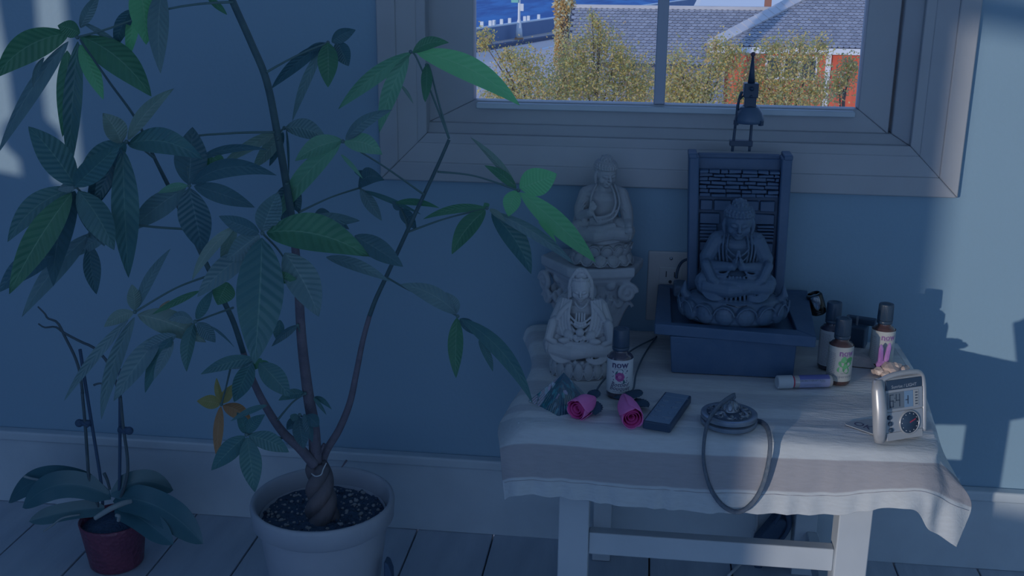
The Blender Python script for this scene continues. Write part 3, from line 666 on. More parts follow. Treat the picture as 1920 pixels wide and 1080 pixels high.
# ------------------------------------------------------------------ phone-like remote
MT['blackplastic'] = mat('black_plastic', (.038, .075, .135), .4)
MT['remotegrey'] = mat('grey_panel', (.19, .29, .42), .35)
MT['print'] = mat('pale_print', (.46, .53, .62), .6)
q0 = PZ(1206, 788, TT+.013); q1 = PZ(1257, 798, TT+.013); q3 = PZ(1246, 734, TT+.013); q2 = PZ(1297, 741, TT+.013)
xa = (q1-q0+q2-q3)/2; ya = (q3-q0+q2-q1)/2; Wd = xa.length; Ln = ya.length; xa.normalize(); ya = (ya-xa*ya.dot(xa)).normalized()
cc = (q0+q1+q2+q3)/4; Tm = Matrix.Translation((cc.x, cc.y, TT+.0018)) @ Matrix(((xa.x, ya.x, 0, 0), (xa.y, ya.y, 0, 0), (0, 0, 1, 0), (0, 0, 0, 1)))
rm = empty('remote_control', (cc.x, cc.y, TT+.0018), 'black and grey slim remote lying between the right pink rose and the bells', 'remote')
M().box((-Wd/2, -Ln/2, 0), (Wd/2, Ln/2, .0112), Tm).build('body', 'blackplastic', rm, bevel=.002, bseg=3)
M().box((-Wd/2+.0025, -Ln/2+.002, .0108), (Wd/2-.0025, Ln/2-.003, .0117), Tm).build('face_panel', 'remotegrey', rm, bevel=.0006)
m = M(); text_flat(m, 'remote control', .0052, Tm @ Matrix.Translation((.001, Ln*.345, .0119))); m.build('lettering', 'print', rm)
for row, yy in enumerate((.19, .02, -.15, -.32)):
    for sx_, tx in ((-.24, ('ON', '1 H', '8 H', '+ -')[row]), (.24, ('OFF', '4 H', '*', 'MODE')[row])):
        T2 = Tm @ Matrix.Translation((sx_*Wd, yy*Ln, .0117))
        bt = M().lathe([(.0046, 0), (.0044, .0004), (.0036, .00055)], 20, T2); bto = bt.build('button', 'remotegrey', rm, smooth=True)
        m = M(); text_flat(m, tx, .0046, T2 @ Matrix.Translation((0, 0, .0007))); m.build('button_mark', 'print', bto)

# ------------------------------------------------------------------ tingsha bells with leather strap
MT['bellmetal'] = mat('aged_bell_metal', (.24, .31, .40), .34, (.34, .40, .48), 60, .2, 400, metal=.55, bdist=.0006)
MT['bellrelief'] = mat('dark_relief_metal', (.12, .18, .27), .4, (.42, .45, .47), 240, .4, 500, metal=.5, bdist=.0008)
MT['bellground'] = mat('dark_patina', (.07, .11, .17), .5, metal=.3)
MT['leather'] = mat('grey_leather', (.10, .15, .22), .75, (.16, .20, .26), 160, .3, 500)
bc = PZ(1367, 778, TT+.012); bc.z = TT+.0014; BR = .0355
tb = empty('tingsha_bells', bc, 'pair of engraved metal hand cymbals on a leather strap stacked at the table front', 'bell')
T = Matrix.Translation(bc)
M().lathe([(BR*.97, 0), (BR*1.0, .002), (BR*1.0, .0055), (BR*.94, .0065), (BR*.7, .0075)], 48, T).build('lower_cymbal', 'bellmetal', tb, auto=.6)
up_ = M().lathe([(BR*.93, .0078), (BR*.985, .0088), (BR*1.0, .0105), (BR*.99, .0138), (BR*.92, .0150), (BR*.80, .0144), (BR*.78, .0142), (BR*.5, .0165), (BR*.34, .0185), (BR*.33, .0200), (BR*.28, .0255), (BR*.18, .0295), (BR*.06, .0312), (.0001, .0313)], 56, T).build('upper_cymbal', 'bellmetal', tb, auto=.6)
M().lathe([(BR*.36, .0184), (BR*.5, .0170), (BR*.79, .0149), (BR*.795, .0140)], 48, T, cap=False).build('relief_ground', 'bellground', tb, smooth=True)
rl = M(); rg = random.Random(4)
for k in range(8):        # petals round the boss
    a = 2*PI*k/8; P0 = [bc+Vector((BR*r_*math.cos(a+d_), BR*r_*math.sin(a+d_), h_)) for r_, d_, h_ in ((.16, -.05, .030), (.27, -.33, .0262), (.345, -.18, .0212), (.36, 0, .0205), (.345, .18, .0212), (.27, .33, .0262), (.16, .05, .030))]
    rl.tube(catmull(P0, 14), .0008, 5)
# writhing relief band: two dragon-like bodies, scrolls and clouds
def hz(r_): return float(np.interp(r_, [.34, .5, .78, .8], [.0188, .0168, .0145, .0147]))
for k in range(3):
    a0 = 2*PI*k/3-.9; pts = []
    for s_ in range(26):
        t_ = s_/25; r_ = .57+.13*math.sin(t_*9); pts.append(bc+Vector((BR*r_*math.cos(a0+t_*1.6), BR*r_*math.sin(a0+t_*1.6), hz(r_)+.0005)))
    rl.tube(pts, [.0012, .0026, .0026, .0022, .0008], 7)
for k in range(150):
    a = rg.random()*2*PI; r_ = .46+.29*rg.random(); p = bc+Vector((BR*r_*math.cos(a), BR*r_*math.sin(a), hz(r_)+.0004))
    if k % 2: rl.ell(p, (.0014*rg.uniform(.6, 1.5), .0012, .0011), (0, 0, rg.random()*3), 8, 5)
    else:
        q = [p+Vector((.0022*math.cos(b_)*(1-b_/9), .0022*math.sin(b_)*(1-b_/9), .0004)) for b_ in np.linspace(rg.random()*2, rg.random()*2+4.5, 8)]; rl.tube(q, .0006, 5)
rl.build('relief', 'bellrelief', up_, smooth=True)
def strap(pts, name, w_=.0037, th=.0009):
    pts = catmull(pts, 60); m = M(); m.tube(pts, w_, 6, flat=.28, up=Vector((0, -1, .3))); return m.build(name, 'leather', tb, smooth=True)
Yf = -.436
strap([bc+Vector((.002, 0, .032)), PZ(1376, 741, TT+.038), PZ(1352, 757, TT+.034), PZ(1336, 776, TT+.022), PZ(1326, 796, TT+.012), PY(1320, 830, Yf+.004), PY(1320, 870, Yf), PY(1332, 915, Yf), PY(1355, 948, Yf), PY(1383, 960, Yf-.001), PY(1408, 946, Yf), PY(1428, 915, Yf), PY(1440, 872, Yf), PY(1444, 835, Yf+.004), PZ(1440, 806, TT+.005), PZ(1430, 793, TT+.005), PZ(1418, 789, TT+.0035), bc+Vector((.02, .0, .0072))], 'strap')
M().ell(bc+Vector((.001, -.001, .0318)), (.0024, .0018, .0014)).build('knot', 'leather', tb, smooth=True)

# ------------------------------------------------------------------ crystal pyramid
def prism_glass():
    m = mat('iridescent_crystal', (.04, .13, .20), .05, spec=1.0, coat=1.0); t = m.node_tree; b = t.nodes['Principled BSDF']
    lw_ = t.nodes.new('ShaderNodeTexCoord'); v_ = t.nodes.new('ShaderNodeTexVoronoi'); v_.inputs['Scale'].default_value = 240; mp = t.nodes.new('ShaderNodeMapping'); mp.inputs['Scale'].default_value = (1, 1, .28)
    t.links.new(lw_.outputs['Object'], mp.inputs[0]); t.links.new(mp.outputs[0], v_.inputs['Vector'])
    r = t.nodes.new('ShaderNodeValToRGB'); el = r.color_ramp.elements
    st = [(0, (.03, .09, .15)), (.3, (.03, .15, .20)), (.62, (.03, .12, .20)), (.82, (.05, .30, .36)), (.90, (.32, .24, .42)), (.95, (.20, .42, .62)), (.98, (.62, .58, .40))]  # brightest cells are sparkles painted into the base colour
    while len(el) < len(st): el.new(.5)
    for i, (p, c_) in enumerate(st): el[i].position = p; el[i].color = (*c_, 1)
    t.links.new(v_.outputs['Color'], r.inputs[0]); t.links.new(r.outputs[0], b.inputs['Base Color']); b.inputs['Thin Film Thickness'].default_value = 420; b.inputs['Thin Film IOR'].default_value = 1.6
    return m
MT['crystal'] = prism_glass()
A_ = PZ(991, 752, TT+.0014); B_ = PZ(1046, 783, TT+.0014); C_ = A_+(B_-A_); 
e1 = B_-A_; e2 = Vector((-e1.y, e1.x, 0)); Cn = B_+e2; Dn = A_+e2; ctr = (A_+B_+Cn+Dn)/4; apx = Vector((ctr.x, ctr.y, 0)); 
apz = PY(1047, 698, ctr.y).z
py_ = empty('glass_pyramid', ctr, 'teal iridescent glass pyramid with ribbed sides at the left table corner', 'pyramid')
m = M(); N_ = 14; cr_ = [A_, B_, Cn, Dn]; ap = Vector((ctr.x, ctr.y, apz))
for s_ in range(4):
    a, b = cr_[s_], cr_[(s_+1) % 4]; nrm_ = (b-a).cross(ap-a).normalized()
    for k in range(N_):
        p, q = a.lerp(b, k/N_), a.lerp(b, (k+1)/N_); md_ = p.lerp(q, .5)+(-nrm_ if nrm_.dot(md_c := (a+b)/2-ctr) < 0 else nrm_)*.0008
        m.add([p, md_, ap], [(0, 1, 2)]); m.add([md_, q, ap], [(0, 1, 2)])
m.add(cr_, [(3, 2, 1, 0)])
m.build('ribbed_pyramid', 'crystal', py_)

# ------------------------------------------------------------------ roses
MT['rose'] = mat('pink_wood_petal', (.88, .24, .58), .6, (.80, .20, .54), 40, .1, 300)
MT['rosedeep'] = mat('deep_pink_petal', (.66, .07, .32), .65)
MT['calyx'] = mat('dark_leaf_cloth', (.04, .085, .145), .85)
MT['stemgrey'] = mat('wrapped_stem', (.12, .18, .24), .8)
def rose(label, pb_, po, stem, leafpx, r0=.0125):
    """pb_ base point, po centre of the opening"""
    ax = (po-pb_); L = ax.length; ax.normalize(); r = empty('wooden_rose', (pb_+po)/2, label, 'rose')
    T = Matrix.Translation(pb_) @ ax.to_track_quat('Z', 'Y').to_matrix().to_4x4()
    up_l = T.to_3x3().inverted() @ Vector((0, 0, 1)); a_up = math.atan2(up_l.y, up_l.x)
    for k in range(5):
        a0 = a_up+.5+k*2*PI/5; rad = r0*(1-.05*(k % 2))
        def fn(u, v, a0=a0, rad=rad, k=k):
            a = a0+(u-.5)*2.1; edge = 1-.20*abs(2*u-1)**2.4
            zz_ = L*v*edge*(1.0-.03*(k % 3)); w_ = rad*(.30+.70*math.sin(min(v*1.25, 1)*PI/2))*(1.0+.06*(u-.5))-.0006*(k % 2)
            return T @ Vector((w_*math.cos(a), w_*math.sin(a), zz_))
        M().grid(fn, 16, 14).build('petal', 'rose', r, smooth=True, solid=.0007)
    mm = M()
    def sp_(u, v):
        a = u*2*PI*3.0+a_up; w_ = r0*.90*(1-.80*u); return T @ Vector((w_*math.cos(a), w_*math.sin(a), L*(.50+(.47-.10*u)*v)))
    mm.grid(sp_, 90, 3); mm.build('petal_spiral', 'rosedeep', r, smooth=True, solid=.0006)
    M().lathe([(.001, L*.30), (r0*.6, L*.36), (r0*.86, L*.62), (r0*.5, L*.62), (.0001, L*.60)], 20, T).build('heart', 'rosedeep', r, smooth=True)
    M().tube(catmull(stem, 24), .0013, 7).build('stem', 'stemgrey', r, smooth=True)
    for (a, b, wd) in leafpx:
        d = b-a; Ll = d.length; d.normalize(); s_ = d.cross(Vector((0, 0, 1))).normalized()
        def lf(u, v, a=a, d=d, s_=s_, Ll=Ll, wd=wd):
            w_ = wd*1.3*(math.sin(PI*min(u*.9+.1, 1))**.6)*(1+.09*math.sin(u*42)); x_ = (v-.5)*2
            return a+d*(Ll*u)+s_*(w_*x_)+Vector((0, 0, .003*(1-x_*x_)*math.sin(PI*u)+.0018*abs(x_)))
        M().grid(lf, 22, 6).build('calyx_leaf', 'calyx', r, smooth=True, solid=.0006)
zb = TT+.0135
rose('pink wooden rose nearest the glass pyramid', PZ(1113, 748, zb+.003), PZ(1078, 771, zb+.001), [PZ(1112, 748, zb), PZ(1122, 726, TT+.010), PZ(1140, 704, TT+.006), PZ(1180, 660, TT+.005), PZ(1228, 634, TT+.004)],
     [(PZ(1100, 750, zb-.008), PZ(1056, 752, TT+.008), .010), (PZ(1108, 748, zb), PZ(1120, 733, TT+.02), .007), (PZ(1112, 755, zb), PZ(1116, 779, TT+.004), .0085)], .0140)
rose('pink wooden rose beside the remote control', PZ(1170, 744, zb+.004), PZ(1187, 788, zb+.001), [PZ(1178, 742, zb), PZ(1188, 728, TT+.010), PZ(1193, 700, TT+.006), PZ(1208, 665, TT+.005), PZ(1231, 631, TT+.004)],
     [(PZ(1176, 748, zb), PZ(1200, 733, TT+.010), .0085), (PZ(1186, 752, zb-.006), PZ(1216, 764, TT+.006), .0095), (PZ(1172, 750, zb), PZ(1156, 744, TT+.008), .007)], .0140)

# ------------------------------------------------------------------ crystals, adapter, vial
MT['quartz'] = mat('rose_quartz', (.62, .50, .47), .35, (.78, .66, .60), 60, .5, 120, spec=.6, trans=.15, bdist=.003)
MT['quartz2'] = mat('pale_quartz', (.46, .44, .45), .35, (.54, .49, .48), 60, .4, 100)
MT['amethyst'] = mat('violet_crystal', (.44, .20, .58), .12, (.56, .32, .68), 80, spec=.9, coat=.6)
def rock(name, c, r, label, mt, seed, squash=.7, n=1, cat='crystal', extra=()):
    rg = random.Random(seed); root = None
    mm = M()
    for (o, q) in [(Vector(), 1.0)]+list(extra):
        bmm = bmesh.new(); bmesh.ops.create_icosphere(bmm, subdivisions=2, radius=1)
        vs_ = []
        for v in bmm.verts:
            d = v.co.normalized(); k = 1+.35*noise.noise(d*1.6+Vector((seed, q*9, 0)))+.16*noise.noise(d*4+Vector((seed, 0, q*5)))
            p = d*k*r*q; p.z *= squash; vs_.append(c+o+p)
        lo = min(v.z for v in vs_)
        mm.add(vs_, [tuple(v.index for v in f.verts) for f in bmm.faces]); bmm.free()
    zmin = min(v.z for v in mm.v)
    for v in mm.v:
        v.z += TT+.0015-zmin if zmin < TT+.0015 else 0
    o = mm.build(name, mt); tag(o, label, cat); return o
cq = PZ(1668, 695, TT+.01)
rock('quartz_cluster', Vector((cq.x, cq.y, TT+.012)), .013, 'knobbly pink quartz cluster in the sun behind the silver clock', 'quartz', 3, .75, extra=[(Vector((-.014, -.004, -.002)), .62), (Vector((.018, .006, -.001)), .60), (Vector((-.006, -.010, -.004)), .6), (Vector((.008, .002, .005)), .55), (Vector((.024, .010, .0)), .4), (Vector((-.020, .002, -.005)), .4)])
cq = PZ(1616, 672, TT+.006)
mm = M(); cX = Vector((cq.x, cq.y, TT+.0015))
bs = [cX+Vector(p) for p in ((-.028, -.024, 0), (.016, -.030, 0), (.030, .016, 0), (-.020, .020, 0))]; tp = [cX+Vector(p) for p in ((-.022, -.014, .014), (.010, -.018, .012), (.020, .012, .016), (-.014, .014, .017))]
tag(mm.hexa(bs, tp).build('quartz_slab', 'quartz2', bevel=.002), 'smooth pale pink quartz slab right of the mint bottle', 'crystal')
am = PZ(1652, 684, TT+.004); am.z = TT+.016; am.y -= .016; am.x -= .003; 
ag = empty('amethyst_points', am, 'violet crystal pair standing upright before the white label', 'crystal')
for (dx, px1, py1, r_, ht, lean) in ((-.003, 0, 0, .0036, .033, -.05), (.0035, 0, 0, .0034, .036, .10)):
    T = Matrix.Translation(am+Vector((dx, -.006, -.006))) @ Matrix.Rotation(lean, 4, 'Y')
    M().lathe([(r_*.8, 0), (r_*1.2, .006), (r_, ht*.8), (r_*.55, ht*.94), (r_*.1, ht)], 7, T).build('crystal_point', 'amethyst', ag, bevel=.0008)
M().ell(am+Vector((0, -.006, -.004)), (.010, .007, .008), seg=9, ring=6).build('crystal_foot', 'amethyst', ag)
# power adapter with prongs
MT['steel'] = mat('prong_steel', (.34, .40, .48), .3, metal=.7)
ad_ = base_at(1600, 660, .02); ad_.z = TT+.0015
ap_ = empty('power_adapter', ad_, 'black power adapter with two metal prongs behind the bottles', 'adapter')
T = Matrix.Translation(ad_) @ Matrix.Rotation(-.35, 4, 'Z')
M().box((-.020, -.012, 0), (.016, .022, .036), T).build('body', 'blackplastic', ap_, bevel=.003)
M().box((-.018, .010, .034), (.026, .024, .044), T).build('plug_face', 'blackplastic', ap_, bevel=.002)
for dx in (-.013, .001): M().box((dx-.0016, -.001, .034), (dx+.0016, .0004, .050), T).build('prong', 'steel', ap_, bevel=.0004)
# clear glass vial at the corner of the fountain tray
MT['clear'] = glassmat('clear_glass', (.80, .86, .92), .22)
v0 = PY(1535, 584, -.06); v1 = PY(1527, 556, -.06); axv = (v1-v0).normalized(); Lv = (v1-v0).length
vi = empty('glass_vial', v0, 'small clear glass vial leaning on the right end of the fountain tray', 'vial')
T = Matrix.Translation(v0-axv*.004) @ axv.to_track_quat('Z', 'Y').to_matrix().to_4x4()
M().lathe([(.0001, 0), (.010, .0005), (.0125, .003), (.0125, Lv), (.012, Lv+.006), (.009, Lv+.0095), (.0105, Lv+.006), (.011, Lv), (.011, .004), (.009, .002), (.0001, .002)], 28, T, cap=False).build('glass_wall', 'clear', vi, smooth=True)
M().ell(v0+axv*(Lv*.75), (.006, .006, .003)).build('inner_stopper', 'capwhite', vi, smooth=True)

# ------------------------------------------------------------------ travel clock
MT['silver'] = mat('silver_plastic', (.50, .52, .55), .32, (.54, .56, .58), 40, metal=.35)
MT['silverflat'] = mat('silver_face', (.42, .47, .53), .4, metal=.2)
MT['lcd'] = mat('lcd_glass', (.16, .21, .27), .12, spec=.7, coat=.8)
MT['lcdgrey'] = mat('lcd_strip', (.40, .44, .47), .3)
MT['seg'] = mat('lcd_segments', (.05, .08, .13), .4)
f0 = PZ(1650, 836, TT+.0016); f1 = PZ(1738, 822, TT+.0016)      # foot of the front face, left and right
xd = (f1-f0).normalized(); tl = PY(1640, 712, f0.y+.012); CW = (f1-f0).length
H_ = .078
upv = Vector((0, 0, 1)); back = Vector((-xd.y, xd.x, 0)); tilt = .20
ud = (upv*math.cos(tilt)+back*math.sin(tilt)).normalized(); nd = xd.cross(ud)   # nd points toward the viewer
CT = Matrix(((xd.x, ud.x, nd.x, f0.x), (xd.y, ud.y, nd.y, f0.y), (xd.z, ud.z, nd.z, f0.z), (0, 0, 0, 1))) @ Matrix.Translation((0, .003, -.004))
ck = empty('travel_clock', f0+(f1-f0)/2, 'silver digital travel clock with round dial leaning at the sunny table corner', 'clock')
def cb(a, b, nm, mt, bv=.0008, par=None): return M().box(a, b, CT).build(nm, mt, par or ck, bevel=bv)
cb((.004, .000, -.012), (CW, H_, 0), 'case', 'silver', .004)
M().tube([CT @ Vector((.004, .000, -.002)), CT @ Vector((.0035, .012, -.001)), CT @ Vector((.003, H_*.5, .001)), CT @ Vector((.003, H_-.014, -.001)), CT @ Vector((.004, H_-.002, -.003))], [.006, .0078, .0088, .0078, .006], 20).build('hinge_barrel', 'silver', ck, smooth=True)
M().tube(catmull([CT @ Vector((.004, H_-.004, -.002)), CT @ Vector((CW*.35, H_+.002, -.001)), CT @ Vector((CW*.75, H_+.003, -.001)), CT @ Vector((CW-.003, H_-.001, -.002)), CT @ Vector((CW+.001, H_*.8, -.002)), CT @ Vector((CW+.001, H_*.4, -.002)), CT @ Vector((CW+.000, .006, -.002))], 40), .0034, 10).build('rim', 'silver', ck, smooth=True)
cb((.0125, H_*.80, 0), (CW-.004, H_*.955, .0014), 'top_panel', 'blackplastic')
m = M(); text_flat(m, 'Sunrise / LIGHT', .0056, CT @ Matrix.Translation((CW*.56, H_*.845, .0017))); m.build('lettering', 'print', ck)
cb((.0120, H_*.46, 0), (CW-.003, H_*.80, .0012), 'display_frame', 'silverflat')
ld = cb((.0135, H_*.50, .001), (CW*.56, H_*.76, .0018), 'display', 'lcd', .0004)
MT['lcdblue'] = mat('lcd_blue_film', (.20, .34, .52), .12, spec=.8, coat=.8)
cb((CW*.56, H_*.50, .001), (CW*.75, H_*.76, .0018), 'display', 'lcdblue', .0004)
cb((CW*.76, H_*.50, .001), (CW*.87, H_*.76, .0018), 'display_strip', 'lcdgrey', .0004)
m = M()
def seven(x0, y0, w_, h_, segs, th=.0011):
    S = {'a': ((0, h_), (w_, h_)), 'b': ((w_, h_), (w_, h_/2)), 'c': ((w_, h_/2), (w_, 0)), 'd': ((0, 0), (w_, 0)), 'e': ((0, h_/2), (0, 0)), 'f': ((0, h_), (0, h_/2)), 'g': ((0, h_/2), (w_, h_/2))}
    for s_ in segs:
        (a, b), (c_, d_) = S[s_]; m.box((x0+min(a, c_)-th/2, y0+min(b, d_)-th/2, .0018), (x0+max(a, c_)+th/2, y0+max(b, d_)+th/2, .0021), CT)
seven(.0175, H_*.535, .0045, H_*.19, 'afgedc'); seven(.0265, H_*.535, .0048, H_*.19, 'fgbc'); seven(CW*.59, H_*.56, .003, H_*.12, 'bcg')
m.box((.0240, H_*.60, .0018), (.0250, H_*.615, .0021), CT); m.box((.0240, H_*.66, .0018), (.0250, H_*.675, .0021), CT)
for k in range(5): m.box((CW*.79, H_*(.53+.045*k), .0018), (CW*.84, H_*(.545+.045*k), .0021), CT)
m.build('segments', 'seg', ld)
cb((.0120, .010, 0), (CW-.003, H_*.45, .0010), 'dial_plate', 'silverflat')
DC = CT @ Matrix.Translation((CW*.66, H_*.255, .001))
M().lathe([(.0148, 0), (.0150, .0016), (.0138, .0020), (.0132, .0008)], 40, DC, cap=False).build('dial_bezel', 'silver', ck, smooth=True)
dl = M().lathe([(.0134, .0006), (.0132, .0012), (.0001, .0014)], 40, DC).build('dial', 'blackplastic', ck, smooth=True)
m = M()
for k in range(12):
    a = 2*PI*k/12; m.lathe([(.0007, 0), (.0005, .0006)], 8, DC @ Matrix.Translation((.0112*math.cos(a), .0112*math.sin(a), .0013)))
m.build('hour_dots', 'print', dl)
M().box((-.0006, 0, .0014), (.0006, .009, .0020), DC @ Matrix.Rotation(-1.15, 4, 'Z')).build('dial_hand', 'red', dl)
for k in range(3):
    M().lathe([(.0030, 0), (.0028, .0014), (.0018, .0020), (.0001, .0021)], 16, CT @ Matrix.Translation((.0165+.001*k, H_*(.37-.10*k), .001))).build('button', 'blackplastic', ck, smooth=True)
cb((.0108, H_*.20, -.001), (.0122, H_*.48, .0012), 'side_vent', 'blackplastic', .0003)
cb((CW+.001, H_*.25, -.010), (CW+.0028, H_*.55, -.003), 'side_keys', 'blackplastic', .0004)
cb((.012, .000, .000), (CW-.004, .010, .0016), 'lower_lip', 'silver', .0006)
# lettered card under the clock
MT['card'] = mat('blue_grey_card', (.36, .42, .50), .6)
k0 = PZ(1586, 797, TT+.0016); k1 = PZ(1662, 822, TT+.0016); k3 = PZ(1632, 772, TT+.0016)
xk = (k1-k0).normalized(); yk = Vector((-xk.y, xk.x, 0)); KT = Matrix(((xk.x, yk.x, 0, k0.x), (xk.y, yk.y, 0, k0.y), (0, 0, 1, TT+.0016), (0, 0, 0, 1)))
cd_ = empty('lettered_card', k0, 'blue grey lettered card lying half under the silver clock', 'card')
M().add([KT @ Vector(p) for p in ((0, 0, 0), (.062, -.002, 0), (.062, .038, 0), (.010, .038, 0), (-.004, .004, 0), (0, 0, .0008), (.062, -.002, .0008), (.062, .038, .0008), (.010, .038, .0008), (-.004, .004, .0008))], [(4, 3, 2, 1, 0), (5, 6, 7, 8, 9), (0, 1, 6, 5), (1, 2, 7, 6), (2, 3, 8, 7), (3, 4, 9, 8), (4, 0, 5, 9)]).build('sheet', 'card', cd_)
m = M(); text_flat(m, 'OKTI', .017, KT @ Matrix.Translation((.004, .012, .0010)), align='LEFT'); m.build('lettering', 'inkdark', cd_)

# ------------------------------------------------------------------ outlet and cords
MT['ivory'] = mat('ivory_plastic', (.52, .54, .57), .4)
o0 = PY(1216, 469, 0); o1 = PY(1211, 599, 0); ox, oz0, oz1 = o0.x, o1.z, o0.z; ow = .072
ot = empty('wall_outlet', (ox+ow/2, 0, (oz0+oz1)/2), 'ivory wall outlet plate low on the wall behind the fountain', 'outlet')
M().box((ox, -.005, oz0), (ox+ow, 0, oz1), None).build('cover_plate', 'ivory', ot, bevel=.003, bseg=3)
for zc in (oz0+.036, oz1-.040):
    rc = M().box((ox+.018, -.0062, zc-.0150), (ox+ow-.018, -.003, zc+.0150)).build('socket', 'ivory', ot, bevel=.002)
    m = M(); m.box((ox+.0285, -.0067, zc-.001), (ox+.0300, -.005, zc+.0085)); m.box((ox+.0415, -.0067, zc-.001), (ox+.0430, -.005, zc+.0075)); m.lathe([(.0026, 0), (.0026, .002)], 14, Matrix.Translation((ox+.036, -.005, zc-.0085)) @ Matrix.Rotation(PI/2, 4, 'X')); m.build('slots', 'gap', rc)
M().lathe([(.0028, 0), (.0024, .001), (.0001, .0011)], 16, Matrix.Translation((ox+.036, -.0048, oz1-.011)) @ Matrix.Rotation(PI/2, 4, 'X')).build('screw', 'steel', ot, smooth=True)
# under the table: black bag with handle, pale cord
MT['bag'] = mat('black_nylon', (.04, .085, .16), .7, (.06, .105, .18), 60, .2, 200)
bp0 = PY(1412, 1030, -.05)
bgx = empty('black_pouch', (bp0.x+.03, -.05, 0), 'black nylon pouch with a loop handle on the floor under the table', 'bag')
poly = [PY(px, py, -.062) for px, py in ((1412, 1032), (1418, 1016), (1450, 978), (1462, 973), (1476, 978), (1480, 986), (1474, 1000), (1450, 1026), (1440, 1040), (1428, 1070), (1415, 1070))]
M().prism(poly, (0, 0, 0), (0, .03, 0)).build('pouch_body', 'bag', bgx, bevel=.004)
M().tube(catmull([PY(1453, 982, -.06), PY(1462, 966, -.06), PY(1470, 950, -.055), PY(1476, 955, -.055), PY(1480, 975, -.06), PY(1478, 992, -.066), PY(1462, 1015, -.068), PY(1440, 1026, -.068)], 30), [.003, .003, .005, .006, .004, .0032, .003], 8).build('loop_handle', 'bag', bgx, smooth=True)
cdx = M(); cdx.tube(catmull([Vector((.185, -.02, .36)), PY(1420, 962, -.018), PY(1413, 1000, -.018), PY(1411, 1030, -.018), Vector((PY(1408, 1050, -.02).x, -.022, .0045)), Vector((.16, -.10, .0045))], 30), .0026, 8)
tag(cdx.build('pale_cord', 'capwhite', smooth=True), 'pale cord hanging to the floor behind the table', 'cord')
# small dark wedge standing on the floor beside the big pot
wz = PY(728, 1072, -.42)
dw = M(); wp = [PY(717, 1088, -.42), PY(735, 1088, -.42), PY(732, 1066, -.42), PY(726, 1056, -.42), PY(720, 1054, -.42)]
# ------------------------------------------------------------------ carved figures
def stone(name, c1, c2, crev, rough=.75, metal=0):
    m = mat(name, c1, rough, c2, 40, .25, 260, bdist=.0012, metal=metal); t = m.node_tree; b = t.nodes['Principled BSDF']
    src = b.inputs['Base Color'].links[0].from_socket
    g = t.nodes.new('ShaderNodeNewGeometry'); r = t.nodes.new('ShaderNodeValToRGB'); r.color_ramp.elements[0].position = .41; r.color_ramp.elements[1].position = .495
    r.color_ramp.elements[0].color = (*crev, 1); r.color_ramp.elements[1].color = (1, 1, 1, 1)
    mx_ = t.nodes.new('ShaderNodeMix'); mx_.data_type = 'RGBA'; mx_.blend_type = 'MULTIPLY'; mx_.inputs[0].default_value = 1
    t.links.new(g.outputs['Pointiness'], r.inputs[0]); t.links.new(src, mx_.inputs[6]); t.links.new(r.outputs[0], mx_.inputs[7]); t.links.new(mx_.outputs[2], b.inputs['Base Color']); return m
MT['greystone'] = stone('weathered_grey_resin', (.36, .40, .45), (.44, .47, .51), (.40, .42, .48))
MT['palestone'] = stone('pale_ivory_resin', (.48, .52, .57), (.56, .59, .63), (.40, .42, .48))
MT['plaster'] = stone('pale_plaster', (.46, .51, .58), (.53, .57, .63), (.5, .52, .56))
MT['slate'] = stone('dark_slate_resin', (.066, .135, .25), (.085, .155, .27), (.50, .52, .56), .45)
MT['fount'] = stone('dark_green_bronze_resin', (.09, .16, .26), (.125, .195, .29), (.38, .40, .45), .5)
def sculpt(name, mm, vox, mt, parent, sm=4):
    o = mm.build(name, mt, parent)
    r = o.modifiers.new('remesh', 'REMESH'); r.mode = 'VOXEL'; r.voxel_size = vox; r.adaptivity = 0
    s_ = o.modifiers.new('smooth', 'SMOOTH'); s_.iterations = sm; s_.factor = .5
    dg = bpy.context.evaluated_depsgraph_get(); me = D.meshes.new_from_object(o.evaluated_get(dg))
    old = o.data; o.modifiers.clear(); o.data = me; D.meshes.remove(old); me.shade_smooth()
    if not me.materials: me.materials.append(MT[mt])
    return o
def petals(mm, n, rx, ry, z, pr, tilt, a0=0.0, c=(0, 0)):
    for k in range(n):
        a = 2*PI*k/n+a0; p = Vector((c[0]+rx*math.cos(a), c[1]+ry*math.sin(a), z))
        T = Matrix.Translation(p) @ Matrix.Rotation(a, 4, 'Z') @ Matrix.Rotation(tilt, 4, 'Y') @ Matrix.Diagonal((pr[0], pr[1], pr[2], 1))
        mm.lathe([(max(math.sin(PI*i/8), 1e-3), -math.cos(PI*i/8)) for i in range(9)], 14, T)
        # rim line along the petal
        T2 = Matrix.Translation(p) @ Matrix.Rotation(a, 4, 'Z') @ Matrix.Rotation(tilt, 4, 'Y')
        mm.tube([T2 @ Vector((pr[0]*.75, pr[1]*1.0*math.cos(q), pr[2]*1.0*math.sin(q))) for q in np.linspace(.2 if tilt > 0 else -PI-.0, PI-.2 if tilt > 0 else 0.0, 9)], pr[1]*.12, 5)
